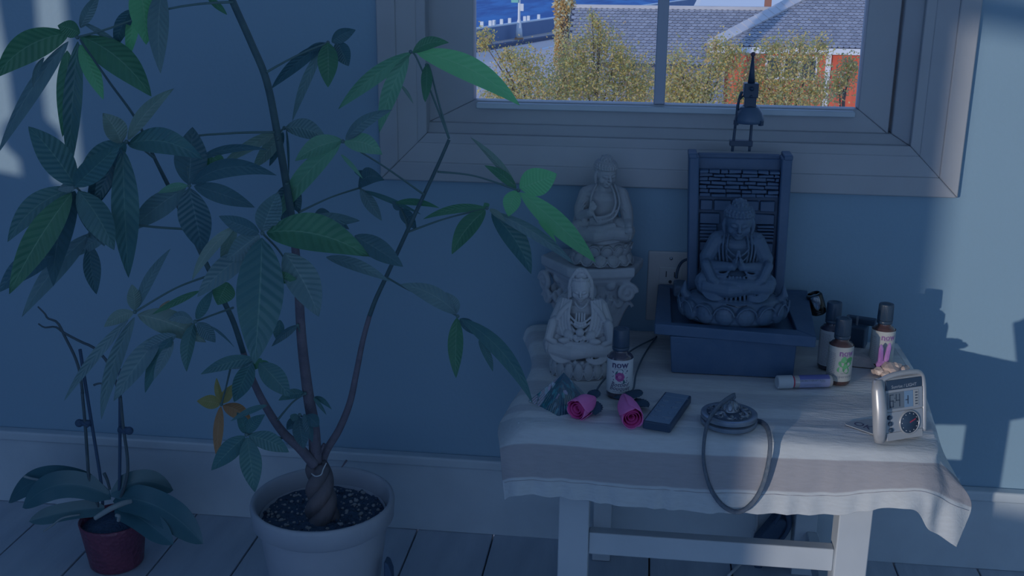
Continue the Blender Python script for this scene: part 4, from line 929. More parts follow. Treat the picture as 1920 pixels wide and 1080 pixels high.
def head(mm, c, s_, turn, nod, kind):
    """face toward -Y; s_ = half face width"""
    T = Matrix.Translation(c) @ Matrix.Rotation(turn, 4, 'Z') @ Matrix.Rotation(nod, 4, 'X')
    def E(p, r, rot=(0, 0, 0)): 
        Tm_ = T @ Matrix.Translation(Vector(p)*s_) @ Euler(rot).to_matrix().to_4x4() @ Matrix.Diagonal((r[0]*s_, r[1]*s_, r[2]*s_, 1))
        mm.lathe([(max(math.sin(PI*i/12), 1e-3), -math.cos(PI*i/12)) for i in range(13)], 20, Tm_)
    def Tb(pts, r): mm.tube([T @ (Vector(p)*s_) for p in pts], [q*s_ for q in r] if isinstance(r, list) else r*s_, 8)
    E((0, 0, .1), (.98, 1.0, 1.05)); E((0, -.12, -.45), (.80, .80, .80)); E((0, -.45, -1.02), (.36, .34, .26)); E((-.45, -.45, -.45), (.38, .36, .40)); E((.45, -.45, -.45), (.38, .36, .40))
    Tb([(0, -.93, .10), (0, -1.04, -.15), (0, -1.16, -.38)], [.09, .11, .15]); E((-.12, -1.0, -.40), (.10, .10, .08)); E((.12, -1.0, -.40), (.10, .10, .08))
    for sg_ in (-1, 1):
        Tb([(sg_*.08, -.96, .16), (sg_*.30, -.97, .26), (sg_*.55, -.82, .22), (sg_*.72, -.62, .08)], [.05, .055, .05, .03])
        E((sg_*.38, -.82, -.02), (.26, .16, .13)); Tb([(sg_*.14, -.94, -.06), (sg_*.38, -.99, -.13), (sg_*.64, -.78, -.05)], .035)
        Tb([(sg_*1.0, -.02, .15), (sg_*1.06, -.02, -.2), (sg_*1.02, -.06, -.62), (sg_*.96, -.10, -.85)], [.14, .17, .14, .11])
    Tb([(-.26, -.92, -.66), (-.10, -1.02, -.64), (0, -1.01, -.66), (.10, -1.02, -.64), (.26, -.92, -.66)], [.03, .075, .065, .075, .03]); Tb([(-.18, -.93, -.77), (0, -1.01, -.80), (.18, -.93, -.77)], [.04, .085, .04])
    if kind in ('curls', 'smallcurls'):
        E((0, .12, .55), (1.06, 1.06, .82)); E((0, .15, 1.30), (.50, .50, .42)); E((0, .12, 1.55), (.22, .22, .25))
        rg = random.Random(2)
        for ring, (zz_, n) in enumerate(((.22, 26), (.42, 26), (.62, 24), (.82, 22), (1.0, 18), (1.16, 14), (1.34, 10), (1.52, 7))):
            rr_ = 1.06*math.sqrt(max(1-((zz_-.55)/.82)**2, .0)) if zz_ < 1.1 else .52*math.sqrt(max(1-((zz_-1.30)/.42)**2, .05))
            for k in range(n):
                a = 2*PI*(k+.5*(ring % 2))/n
                if zz_ < .45 and math.sin(a) < -.35: continue
                E((rr_*math.cos(a), .13+rr_*math.sin(a), zz_), (.115, .115, .115))
    else:   # hooded lady: combed hair, high topknot, diadem, veil
        E((0, .12, .50), (1.02, 1.05, .85)); E((0, .25, 1.35), (.62, .55, .70)); E((-.15, .1, 1.95), (.30, .30, .34)); E((.22, .1, 1.90), (.26, .28, .34))
        for k in range(11):
            x_ = -1+.2*k; Tb([(x_*.95, -.65*math.sqrt(max(1-x_*x_*.8, .05)), .40), (x_*.8, -.58*math.sqrt(max(1-x_*x_*.7, .05)), .78), (x_*.5, -.30, 1.08)], [.07, .085, .06])
        for k in range(9): a = PI*(1.12+.76*k/8); E((.80*math.cos(a), .10+.62*math.sin(a)-.05, 1.12+.10*math.sin(PI*k/8)), (.12, .10, .15))
        E((0, -.58, 1.28), (.22, .14, .26)); E((.38, -.46, 1.02), (.17, .12, .17))
        for sg_ in (-1, 1):
            Tb([(sg_*.42, .0, 2.05), (sg_*.72, .1, 1.5), (sg_*1.05, .18, .8), (sg_*1.16, .16, .0), (sg_*1.14, .10, -.8), (sg_*1.2, .06, -1.4)], [.18, .20, .20, .19, .18, .16])
        E((0, .62, .4), (1.1, .6, 1.7)); Tb([(-.5, -.05, 1.62), (-.15, -.1, 2.12), (.1, -.12, 1.95), (.3, -.1, 2.15), (.5, -.05, 1.7)], .11)
def hand(mm, wrist, palm, fdir, spread, s_, curl=.25, thumb=1):
    wrist, palm, fdir, spread = Vector(wrist), Vector(palm), Vector(fdir).normalized(), Vector(spread).normalized()
    nrm_ = fdir.cross(spread).normalized()
    mm.tube([wrist, palm], [.42*s_, .55*s_], 10); mm.tube([palm-spread*.35*s_, palm+spread*.35*s_], .42*s_, 10)
    for k, l_ in enumerate((1.25, 1.5, 1.4, 1.05)):
        b = palm+spread*((-.54+.36*k)*s_)+fdir*.25*s_; m_ = b+fdir*(l_*.55*s_)+nrm_*(curl*.25*s_); e = m_+(fdir*math.cos(curl*2)+nrm_*math.sin(curl*2))*(l_*.5*s_)
        mm.tube([b, m_, e], [.20*s_, .185*s_, .13*s_], 7)
    b = palm-spread*(.5*s_*thumb); mm.tube([b-fdir*.2*s_, b-spread*(.35*s_*thumb)+fdir*.25*s_, b-spread*(.38*s_*thumb)+fdir*.75*s_], [.22*s_, .20*s_, .14*s_], 7)
def arc(mm, a, b, sag, r, n=12, out=0.0):
    a, b = Vector(a), Vector(b); sag = Vector(sag)
    mm.tube([a.lerp(b, k/n)+sag*(4*(k/n)*(1-k/n)) for k in range(n+1)], [r*.5]+[r]*(n-1)+[r*.5], 6)
def body(mm, zl, zt, zn, sw, kw, depth=.75):
    """trunk, shoulders and crossed legs; zl lap height, zt shoulder height, zn neck top, sw half shoulder, kw half knee span"""
    h = zt-zl
    mm.ell((0, -.09, zl-.01), (.15, .10, .085))
    for q in range(9):
        f_ = q/8; zz_ = zl+.04+f_*(h-.10); rx = sw*(.80-.10*math.sin(f_*PI)+.10*f_); mm.ell((0, .02+.02*f_, zz_), (rx, rx*depth, h*.34), seg=22, ring=10)
    for sg_ in (-1, 1): mm.ell((sg_*sw*.62, .03, zt-.02), (sw*.46, sw*.46, h*.15)); mm.tube([(0, .03, zt+h*.14), (sg_*sw*.75, .03, zt-.0)], [sw*.32, sw*.28], 12)
    mm.tube([(0, .02, zt-.02), (0, .0, zn)], [sw*.32, sw*.28], 14)
    for sg_ in (-1, 1):
        mm.tube([(sg_*.04, .02, zl-.02), (sg_*kw*.55, -.06, zl-.01), (sg_*kw*.80, -.11, zl-.03)], [.10, .095, .085], 14)
        mm.ell((sg_*kw*.80, -.10, zl-.045), (kw*.22, .10, .075))
    mm.tube([(-kw*.80, -.13, zl-.055), (-.05, -.21, zl-.065), (kw*.35, -.20, zl-.05)], [.075, .068, .05], 14)
    mm.tube([(kw*.80, -.13, zl-.055), (.05, -.20, zl-.035), (-kw*.35, -.18, zl-.02)], [.075, .065, .05], 14)
    mm.ell((0, .0, zl-.06), (kw*.85, .15, .06))
class MS(M):
    def tube(s, pts, r, seg=8, **k):
        M.tube(s, pts, r, seg, **k); rs = r if isinstance(r, (list, tuple)) else [r, r]
        for p, q in ((pts[0], rs[0]), (pts[-1], rs[-1])): s.ell(Vector(p), (q*.98,)*3, seg=8, ring=6)
        return s
def scaled(build_fn, T):
    mm = MS(); build_fn(mm); mm.v = [T @ p for p in mm.v]; return mm
# ---- plaster capital used as a pedestal
zc1 = .513
TOP = [Vector((-.153, -.052, 0)), Vector((-.108, -.117, 0)), Vector((-.086, -.128, 0)), Vector((-.010, -.105, 0)), Vector((.002, -.045, 0)), Vector((-.040, -.010, 0)), Vector((-.130, -.008, 0))]
pc = sum(TOP, Vector())/len(TOP)
ped = empty('plaster_capital', Vector((pc.x, pc.y, TT)), 'pale plaster column capital with scrolls, carrying the larger seated statue', 'pedestal')
BOT = Vector((-.075, -.072, 0))
mm = M()
def ringpts(sc, z, cx): return [Vector((cx.x+(p.x-pc.x)*sc, cx.y+(p.y-pc.y)*sc, z)) for p in TOP]
def loft(secs):
    n = len(TOP); o = len(mm.v)
    for (sc, z) in secs:
        f_ = (z-TT)/(zc1-TT); cx = BOT.lerp(Vector((pc.x, pc.y, 0)), min(max(f_, 0), 1)); mm.v += ringpts(sc, z, cx)
    for i in range(len(secs)-1):
        for k in range(n): k2 = (k+1) % n; mm.f.append((o+i*n+k, o+i*n+k2, o+(i+1)*n+k2, o+(i+1)*n+k))
    mm.f.append(tuple(o+k for k in reversed(range(n)))); mm.f.append(tuple(o+(len(secs)-1)*n+k for k in range(n)))
loft([(1.0, zc1), (1.02, zc1-.004), (1.01, zc1-.014), (.94, zc1-.018), (.92, zc1-.022), (.84, zc1-.028)])
loft([(.84, zc1-.026), (.70, zc1-.05), (.58, zc1-.075), (.46, zc1-.10), (.42, TT+.001)])
def spiral(c, ux, uz, r, turns=1.7):
    mm.tube([c+ux*(r*(1-t*.8)*math.cos(t*turns*2*PI))+uz*(r*(1-t*.8)*math.sin(t*turns*2*PI)) for t in np.linspace(0, 1, 34)], [.0045]*26+[.003]*8, 7); mm.ell(c, r*.32)
fr1 = (TOP[3]-TOP[2]).normalized(); fr0 = (TOP[1]-TOP[0]).normalized(); Zv = Vector((0, 0, 1))
nf1 = Vector((fr1.y, -fr1.x, 0)); nf0 = Vector((fr0.y, -fr0.x, 0))
spiral(TOP[3]-fr1*.008-Zv*.040-nf1*.004+Zv*zc1, fr1, Zv, .0145); spiral(TOP[2]+fr1*.012-Zv*.038-nf1*.006+Zv*zc1, -fr1, Zv, .0125)
spiral(TOP[0]+fr0*.010-Zv*.040+Zv*zc1, -fr0, Zv, .0155); spiral(TOP[0]+fr0*.020-Zv*.062+Zv*zc1, -fr0, Zv, .010)
for k in range(7):      # acanthus leaves round the bell
    p = (TOP[0].lerp(TOP[1], k/3) if k < 3 else TOP[2].lerp(TOP[3], (k-3)/3)); q = Vector((BOT.x+(p.x-pc.x)*.62, BOT.y+(p.y-pc.y)*.62, 0))
    for j in range(3): mm.tube([q.lerp(p, -.15)+Zv*(TT+.020), q.lerp(p, .05)+Zv*(TT+.05)+fr1*(.006*(j-1)), q.lerp(p, .42)+Zv*(TT+.078-.008*abs(j-1))+fr1*(.009*(j-1)), q.lerp(p, .62)+Zv*(TT+.070-.010*abs(j-1))+fr1*(.010*(j-1))], [.006, .006, .0055, .003], 7)
    if k % 2: mm.ell(q.lerp(p, .45)+Zv*(TT+.095), (.008, .006, .009))
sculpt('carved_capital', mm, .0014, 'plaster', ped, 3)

# ---- statue 1: seated figure with curled hair, one hand raised
S1 = .162; T1 = Matrix.Translation((-.060, -.078, zc1)) @ Matrix.Rotation(.0, 4, 'Z') @ Matrix.Scale(S1, 4)
st1 = empty('seated_statue', (-.060, -.078, zc1), 'weathered grey seated meditating statue with curled hair on the plaster capital', 'statue')
def f1(mm):
    body(mm, .36, .66, .78, .19, .28)
    head(mm, Vector((.015, -.025, .845)), .098, .52, .20, 'curls')
    mm.tube([(-.155, .03, .635), (-.205, -.01, .50), (-.200, -.06, .44)], [.075, .065, .058], 12); mm.tube([(-.200, -.06, .44), (-.11, -.15, .50)], [.055, .042], 12)
    hand(mm, (-.11, -.15, .50), (-.095, -.165, .535), (.15, -.1, 1), (1, .2, 0), .042, .15, -1)
    for k in range(5): mm.tube([(-.21+.012*k, -.02-.022*k, .50-.006*k), (-.245+.02*k, -.045-.018*k, .38), (-.255+.035*k, -.05-.022*k, .29)], [.035, .032, .02], 9)
    mm.tube([(.155, .03, .635), (.215, -.01, .50), (.235, -.07, .42)], [.075, .062, .052], 12); mm.tube([(.235, -.07, .42), (.245, -.15, .385)], [.048, .04], 12)
    hand(mm, (.245, -.14, .39), (.25, -.185, .365), (.05, -.55, -.6), (1, -.2, 0), .044, .35, 1)
    # robe edges
    mm.tube(catmull([(-.065, -.03, .74), (-.10, -.10, .66), (-.105, -.145, .57), (-.07, -.165, .47), (-.03, -.155, .40)], 20), .012, 8)
    mm.tube(catmull([(.065, -.03, .74), (.105, -.10, .66), (.115, -.135, .57), (.07, -.165, .485), (-.06, -.155, .455)], 20), .012, 8)
    mm.tube(catmull([(.10, -.02, .735), (.14, -.09, .65), (.15, -.12, .56), (.10, -.16, .46), (-.02, -.160, .41)], 20), .011, 8)
    for k in range(6): arc(mm, (-.12, -.13, .47-.016*k), (.13-.006*k, -.13, .53-.026*k), (0, -.030, -.03), .0085)
    for k in range(5): arc(mm, (-.19+.01*k, .0-.02*k, .64-.02*k), (-.20, -.05, .47-.02*k), (-.03, -.02, 0), .010)
    for k in range(4): arc(mm, (.18, .0-.02*k, .62-.03*k), (.23, -.06, .46-.01*k), (.025, -.02, 0), .009)
    for sg_ in (-1, 1):
        for k in range(6): arc(mm, (sg_*(.05+.018*k), -.20+.006*k, .37), (sg_*(.10+.026*k), -.19+.012*k, .265), (sg_*.02, -.022, -.012), .0085)
    for k in range(4): arc(mm, (-.20, -.17, .30-.012*k), (.20, -.17, .30-.012*k), (0, -.06, -.035), .009)
    mm.tube([(.10, -.17, .385), (.02, -.20, .365), (-.08, -.19, .36)], [.035, .04, .022], 10)
    mm.lathe([(.24, 0), (.245, .01), (.235, .10), (.25, .20), (.22, .245)], 28, Matrix.Translation((0, -.03, 0)) @ Matrix.Diagonal((1, .74, 1, 1)))
    petals(mm, 14, .245, .18, .155, (.038, .056, .062), .25, 0, (0, -.03)); petals(mm, 14, .255, .19, .062, (.040, .060, .058), -.30, PI/14, (0, -.03))
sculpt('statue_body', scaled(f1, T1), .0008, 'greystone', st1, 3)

# ---- statue 2: veiled lady on a lotus drum with a pearl in her lap
g0 = PZ(1086, 712, TT); S2 = .1665; y2 = g0.y+.030
T2 = Matrix.Translation((g0.x-.001, y2, TT+.001)) @ Matrix.Scale(S2, 4)
st2 = empty('veiled_statue', (g0.x, y2, TT+.001), 'small ivory seated lady statue with veil and topknot holding a pearl', 'statue')
def f2(mm):
    body(mm, .31, .595, .68, .165, .29, .72)
    head(mm, Vector((-.01, -.03, .745)), .082, .04, .14, 'veil')
    for sg_ in (-1, 1):
        mm.tube([(sg_*.145, .03, .58), (sg_*.20, -.01, .46), (sg_*.19, -.07, .41)], [.07, .066, .06], 12); mm.tube([(sg_*.19, -.07, .41), (sg_*.07, -.18, .375)], [.052, .034], 12)
        # wide sleeves
        for k in range(5): mm.tube([(sg_*(.19+.01*k), .0-.03*k, .47), (sg_*(.225+.008*k), -.02-.035*k, .38-.01*k), (sg_*(.25-.012*k), -.02-.04*k, .27+.012*k)], [.040, .042, .028], 9)
        mm.tube(catmull([(sg_*.10, -.08, .62), (sg_*.165, -.10, .55), (sg_*.20, -.09, .48), (sg_*.235, -.06, .445)], 14), [.022, .024, .022, .012], 8)
        # shawl falls and lapels
        for k in range(4): mm.tube(catmull([(sg_*(.085+.022*k), -.07+.012*k, .65), (sg_*(.10+.024*k), -.125+.012*k, .54), (sg_*(.085+.028*k), -.155+.012*k, .44), (sg_*(.05+.03*k), -.17, .385)], 14), .014, 7)
        for k in range(6): arc(mm, (sg_*(.03+.02*k), -.215+.006*k, .31), (sg_*(.07+.030*k), -.20+.012*k, .195), (sg_*.030, -.03, -.004), .011)
        for k in range(4): arc(mm, (sg_*.26, -.10-.02*k, .31-.02*k), (sg_*.06, -.21, .20-.006*k), (sg_*.02, -.05, -.05), .0095)
        mm.tube([(sg_*.10, -.165, .388), (sg_*.085, -.175, .384)], .042, 12)
    for k in range(3): arc(mm, (-.09, -.12, .54-.035*k), (.09, -.12, .54-.035*k), (0, -.05, -.05-.008*k), .010)
    arc(mm, (-.055, -.07, .645), (.055, -.07, .645), (0, -.045, -.045), .009)
    for k in range(5): mm.ell((-.044+.022*k, -.165, .478-.008*(2-abs(k-2))), .014)
    mm.tube([(0, -.165, .47), (0, -.185, .435)], [.016, .010], 8)
    for k in range(4): mm.tube([(-.035+.023*k, -.13, .56), (-.035+.023*k, -.155, .485)], .008, 6)
    hand(mm, (-.075, -.18, .375), (-.035, -.205, .375), (1, -.15, .02), (0, .3, 1), .036, .2, 1); hand(mm, (.075, -.18, .375), (.035, -.21, .372), (-1, -.15, .02), (0, .3, -1), .036, -.2, -1)
    mm.ell((.003, -.215, .425), .036)
    mm.ell((-.13, -.20, .345), (.05, .03, .025)); mm.ell((.13, -.20, .345), (.05, .03, .025))
    mm.lathe([(.235, 0), (.245, .012), (.225, .06), (.225, .12), (.24, .15), (.2, .165)], 30, Matrix.Translation((0, -.03, 0)) @ Matrix.Diagonal((1, .78, 1, 1)))
    petals(mm, 18, .238, .185, .075, (.022, .040, .072), .0, PI/18, (0, -.03))
    for k in range(26): a = 2*PI*k/26; mm.ell((.236*math.cos(a), -.03+.184*math.sin(a), .158), (.022, .022, .018), seg=8, ring=6)
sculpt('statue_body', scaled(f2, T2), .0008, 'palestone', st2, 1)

# ------------------------------------------------------------------ fountain
FT = empty('table_fountain', (.13, -.12, TT), 'dark resin table fountain with praying statue, slate back panel and spotlight', 'fountain')
zr0, zr1 = .4465, .4625
M().hexa([(.049, -.213, TT+.001), (.218, -.213, TT+.001), (.214, -.035, TT+.001), (.052, -.035, TT+.001)], [(.0445, -.216, zr0), (.2185, -.219, zr0), (.216, -.03, zr0), (.047, -.03, zr0)]).build('basin_box', 'slate', FT, bevel=.002)
qa, qb, qc_, qd = PZ(1227, 607, zr1), PZ(1531, 632, zr1), PZ(1514, 544, zr1), PZ(1234, 530, zr1)
qc_.y = min(qc_.y, -.012); qd.y = min(qd.y, -.012)
ia, ib = PZ(1260, 604, zr1), PZ(1494, 618, zr1); ic = Vector((.216, -.028, zr1)); id_ = Vector((.047, -.028, zr1))
for P4 in ((qa, qb, ib, ia), (qb, qc_, ic, ib), (qc_, qd, id_, ic), (qd, qa, ia, id_)):
    M().hexa([p-Zv*(zr1-zr0) for p in P4], list(P4)).build('rim_board', 'slate', FT, bevel=.0018)
M().add([Vector((p.x, p.y, zr1-.010)) for p in (ia, ib, ic, id_)], [(0, 1, 2, 3)]).build('basin_floor', 'slate', FT)
# back panel: two posts, recessed wall, ledge slates
pl0, pr0 = PY(1288, 592, -.115), PY(1465, 597, -.115); pl1, pr1 = PY(1291, 286, -.085), PY(1485, 290, -.085)
def panel(u, v, d=0.0):        # u across, v up, d toward the viewer
    p = pl0.lerp(pr0, u).lerp(pl1.lerp(pr1, u), v); return p+Vector((0, -d, -.0))
def pslab(u0, u1, v0, v1, d0, d1, name, mt='slate', par=FT, bevel=.0012, jit=0):
    J = lambda: random.uniform(-jit, jit)
    f_ = [panel(u0+J(), v0+J(), d1), panel(u1+J(), v0+J(), d1), panel(u1+J(), v1+J(), d1+J()*.02), panel(u0+J(), v1+J(), d1)]
    b_ = [panel(u0, v0, d0), panel(u1, v0, d0), panel(u1, v1, d0), panel(u0, v1, d0)]
    return M().hexa(f_, b_).build(name, mt, par, bevel=bevel)
wall_ = pslab(.06, .94, -.12, .965, -.026, -.006, 'panel_wall')
pslab(0, .105, -.12, .985, -.026, .012, 'side_post', bevel=.003); pslab(.895, 1, -.12, .985, -.026, .012, 'side_post', bevel=.003)
pslab(.10, .90, .955, .985, -.026, -.012, 'top_board', bevel=.001)
pslab(-.004, .085, .972, 1.004, -.027, .013, 'post_cap', bevel=.002); pslab(.915, 1.004, .972, 1.004, -.027, .013, 'post_cap', bevel=.002)
random.seed(21)
rows = [(.885+.0, .018), (.862, .018), (.838, .019), (.815, .018), (.79, .02), (.765, .02), (.742, .018)]
for ri, (v0, hh) in enumerate(rows):
    u = .11
    while u < .88:
        w_ = random.uniform(.07, .17); u1 = min(u+w_, .89)
        pslab(u, u1, v0, v0+hh, -.008, .004+random.uniform(-.0025, .0035)+(.004 if ri == 0 else 0), 'slate_ledge', bevel=.001, jit=.0035); u = u1+.006
for (v0, v1, cols) in ((.655, .725, (.12, .26, .44, .72, .88)), (.575, .645, (.12, .33, .66, .88)), (.41, .47, (.12, .30, .70, .88)), (.30, .40, (.12, .27, .74, .88))):
    for a, b in zip(cols[:-1], cols[1:]):
        if b-a > .25 and v0 < .6: continue
        pslab(a, b-.012, v0, v1-.008, -.008, .001+random.uniform(-.001, .003), 'slate_block', bevel=.0015, jit=.003)
for v0 in (.555, .535, .515, .495, .476):
    for a, b in ((.12, .30), (.70, .88)): pslab(a, b-.01, v0, v0+.016, -.008, .001+random.uniform(-.001, .003), 'slate_ledge', bevel=.001, jit=.003)
# pump block with a cable at the back left corner
MT['pump'] = mat('dark_pump', (.10, .18, .28), .7, (.15, .22, .32), 60, .3, 200)
p0 = PZ(1262, 545, zr1); M().box((p0.x, -.075, zr1-.002), (p0.x+.020, -.035, zr1+.016)).build('pump_block', 'pump', FT, bevel=.004)
M().tube(catmull([PY(1268, 522, -.05), PY(1271, 505, -.045), PY(1278, 492, -.045), PY(1290, 486, -.05), PY(1310, 486, -.05)], 20), .0022, 8).build('cable', 'blackplastic', FT, smooth=True)
# praying figure
fb = PZ(1375, 611, zr1); yb = fb.y+.045; S3 = .176
T3 = Matrix.Translation((fb.x+.001, yb, zr1-.002)) @ Matrix.Scale(S3, 4)
def f3(mm):
    body(mm, .36, .66, .74, .185, .30, .72)
    head(mm, Vector((0, -.04, .81)), .108, 0, .12, 'smallcurls')
    for sg_ in (-1, 1):
        mm.tube([(sg_*.15, .03, .64), (sg_*.225, -.02, .50), (sg_*.215, -.08, .44)], [.075, .07, .064], 12); mm.tube([(sg_*.215, -.08, .44), (sg_*.05, -.19, .48)], [.06, .034], 12)
        # pressed palms with five fingers each
        mm.tube([(sg_*.030, -.19, .47), (sg_*.018, -.205, .53)], [.026, .024], 10)
        for k in range(4): mm.tube([(sg_*.016, -.222+.013*k, .53), (sg_*.011, -.222+.013*k, .575), (sg_*.006, -.220+.012*k, (.60, .615, .608, .59)[k])], [.009, .0085, .006], 7)
        mm.tube([(sg_*.022, -.215, .50), (sg_*.018, -.236, .53), (sg_*.010, -.238, .56)], [.011, .010, .007], 7)
        for k in range(5): mm.tube([(sg_*(.22+.006*k), -.02-.03*k, .48), (sg_*(.235-.01*k), -.03-.04*k, .38), (sg_*(.215-.03*k), -.06-.035*k, .30)], [.040, .040, .024], 9)
        for k in range(4): mm.tube(catmull([(sg_*(.055+.03*k), .03, .735-.012*k), (sg_*(.075+.03*k), -.045+.012*k, .68), (sg_*(.085+.028*k), -.098+.018*k, .58), (sg_*(.07+.028*k), -.115+.020*k, .47)], 14), .0100, 7)
        for k in range(4): arc(mm, (sg_*.20, -.10, .50-.02*k), (sg_*(.06+.01*k), -.20, .44-.025*k), (sg_*.015, -.03, -.05), .010)
        for k in range(4): arc(mm, (sg_*.27, -.10-.02*k, .33-.018*k), (sg_*.09, -.21, .25-.01*k), (sg_*.02, -.05, -.03), .010)
    for k in range(5): mm.tube([(-.056+.028*k, -.195, .40), (-.06+.030*k, -.225, .31), (-.07+.035*k, -.23, .22)], .011, 7)
    for k in range(2): arc(mm, (-.09, -.12, .62-.05*k), (.09, -.12, .62-.05*k), (0, -.05, -.06), .009)
    mm.lathe([(.36, 0), (.40, .03), (.41, .10), (.36, .19), (.30, .215)], 34, Matrix.Translation((0, -.02, 0)) @ Matrix.Diagonal((1, .66, 1, 1)))
    petals(mm, 15, .395, .255, .095, (.05, .082, .085), .12, PI/2, (0, -.02))
    for sg_ in (-1, 1): mm.tube([(sg_*.34, -.02, .14), (sg_*.40, -.03, .22), (sg_*.39, -.03, .30)], [.05, .035, .008], 9)
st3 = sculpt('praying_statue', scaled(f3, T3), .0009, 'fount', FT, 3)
M().tube([Vector((fb.x-.012, yb-.052, zr1+.033)), Vector((fb.x+.004, yb-.056, zr1+.031)), Vector((fb.x+.016, yb-.053, zr1+.033))], [.001, .0022, .001], 7, flat=.5).build('water_glint', 'clear', FT, smooth=True)
# spotlight on two rods
LY_ = -.085
rodL = [PY(1373, 284, LY_), PY(1380, 225, LY_+.004), PY(1385, 190, LY_+.004), PY(1391, 172, LY_+.002)]; rodR = [PY(1405, 284, LY_), PY(1410, 225, LY_+.004), PY(1412, 200, LY_+.004)]
M().tube(catmull(rodL, 14), .0020, 8).build('support_rod', 'blackplastic', FT, smooth=True); M().tube(catmull(rodR, 14), .0020, 8).build('support_rod', 'blackplastic', FT, smooth=True)
b0, b1 = PY(1368, 268, LY_), PY(1411, 269, LY_); M().box((b0.x, LY_-.004, b0.z-.004), (b1.x, LY_+.010, b0.z+.004)).build('cross_bar', 'blackplastic', FT, bevel=.001)
la, lb2 = PY(1404, 228, LY_+.004), PY(1411, 118, LY_+.004); axl = (lb2-la).normalized(); TL = Matrix.Translation(la) @ axl.to_track_quat('Z', 'Y').to_matrix().to_4x4()
MT['lampblk'] = mat('lamp_enamel', (.085, .15, .25), .38, spec=.6)
M().lathe([(.0185, -.002), (.0212, 0), (.0208, .004), (.0185, .013), (.0135, .0205), (.0095, .023), (.009, .018), (.0165, .010), (.0185, .0)], 32, TL, cap=False).build('reflector_shade', 'lampblk', FT, smooth=True)
for a in range(3): M().box((-.0035, -.0225, -.004), (.0035, -.0175, .003), TL @ Matrix.Rotation(a*2.1+.4, 4, 'Z')).build('shade_clip', 'blackplastic', FT, bevel=.0006)
M().box((-.0105, -.008, .021), (.0095, .008, .036), TL).build('lamp_neck', 'blackplastic', FT, bevel=.001)
hs = M().box((-.0115, -.010, .035), (.0115, .010, .055), TL).build('lamp_housing', 'blackplastic', FT, bevel=.001)
M().box((-.0088, -.0106, .0385), (.0092, -.0098, .0515), TL).build('rating_label', 'remotegrey', hs)
m = M(); RX = Matrix.Rotation(PI/2, 4, 'X')
for tx, zz_ in (('12V AC 10W MAX', .0480), ('INDOOR USE ONLY', .0450), ('Class III', .0420)): text_flat(m, tx, .0022, TL @ Matrix.Translation((.0, -.0109, zz_)) @ RX, bold=.00005)
m.build('lettering', 'inkdark', hs)
for sx_ in (-1, 1): M().tube([TL @ Vector((sx_*.0115, 0, .048)), TL @ Vector((sx_*.0165, 0, .048))], [.002, .0032], 8).build('thumb_screw', 'blackplastic', FT, smooth=True); M().tube([TL @ Vector((sx_*.0115, 0, .037)), TL @ Vector((sx_*.0135, 0, .037))], .002, 8).build('thumb_screw', 'blackplastic', FT, smooth=True)
M().lathe([(.0052, .055), (.0035, .072), (.0016, .092)], 14, TL).build('spike', 'blackplastic', FT, smooth=True)
MT['ballred'] = mat('dark_red_tip', (.13, .08, .12), .4)
M().ell(TL @ Vector((0, 0, .0945)), .0034).build('ball_tip', 'ballred', FT, smooth=True)
M().tube(catmull([TL @ Vector((-.013, .002, .046)), PY(1385, 190, LY_-.004), PY(1381, 215, LY_-.006), PY(1378, 240, LY_-.004)], 16), .0013, 7).build('lamp_cable', 'blackplastic', FT, smooth=True)
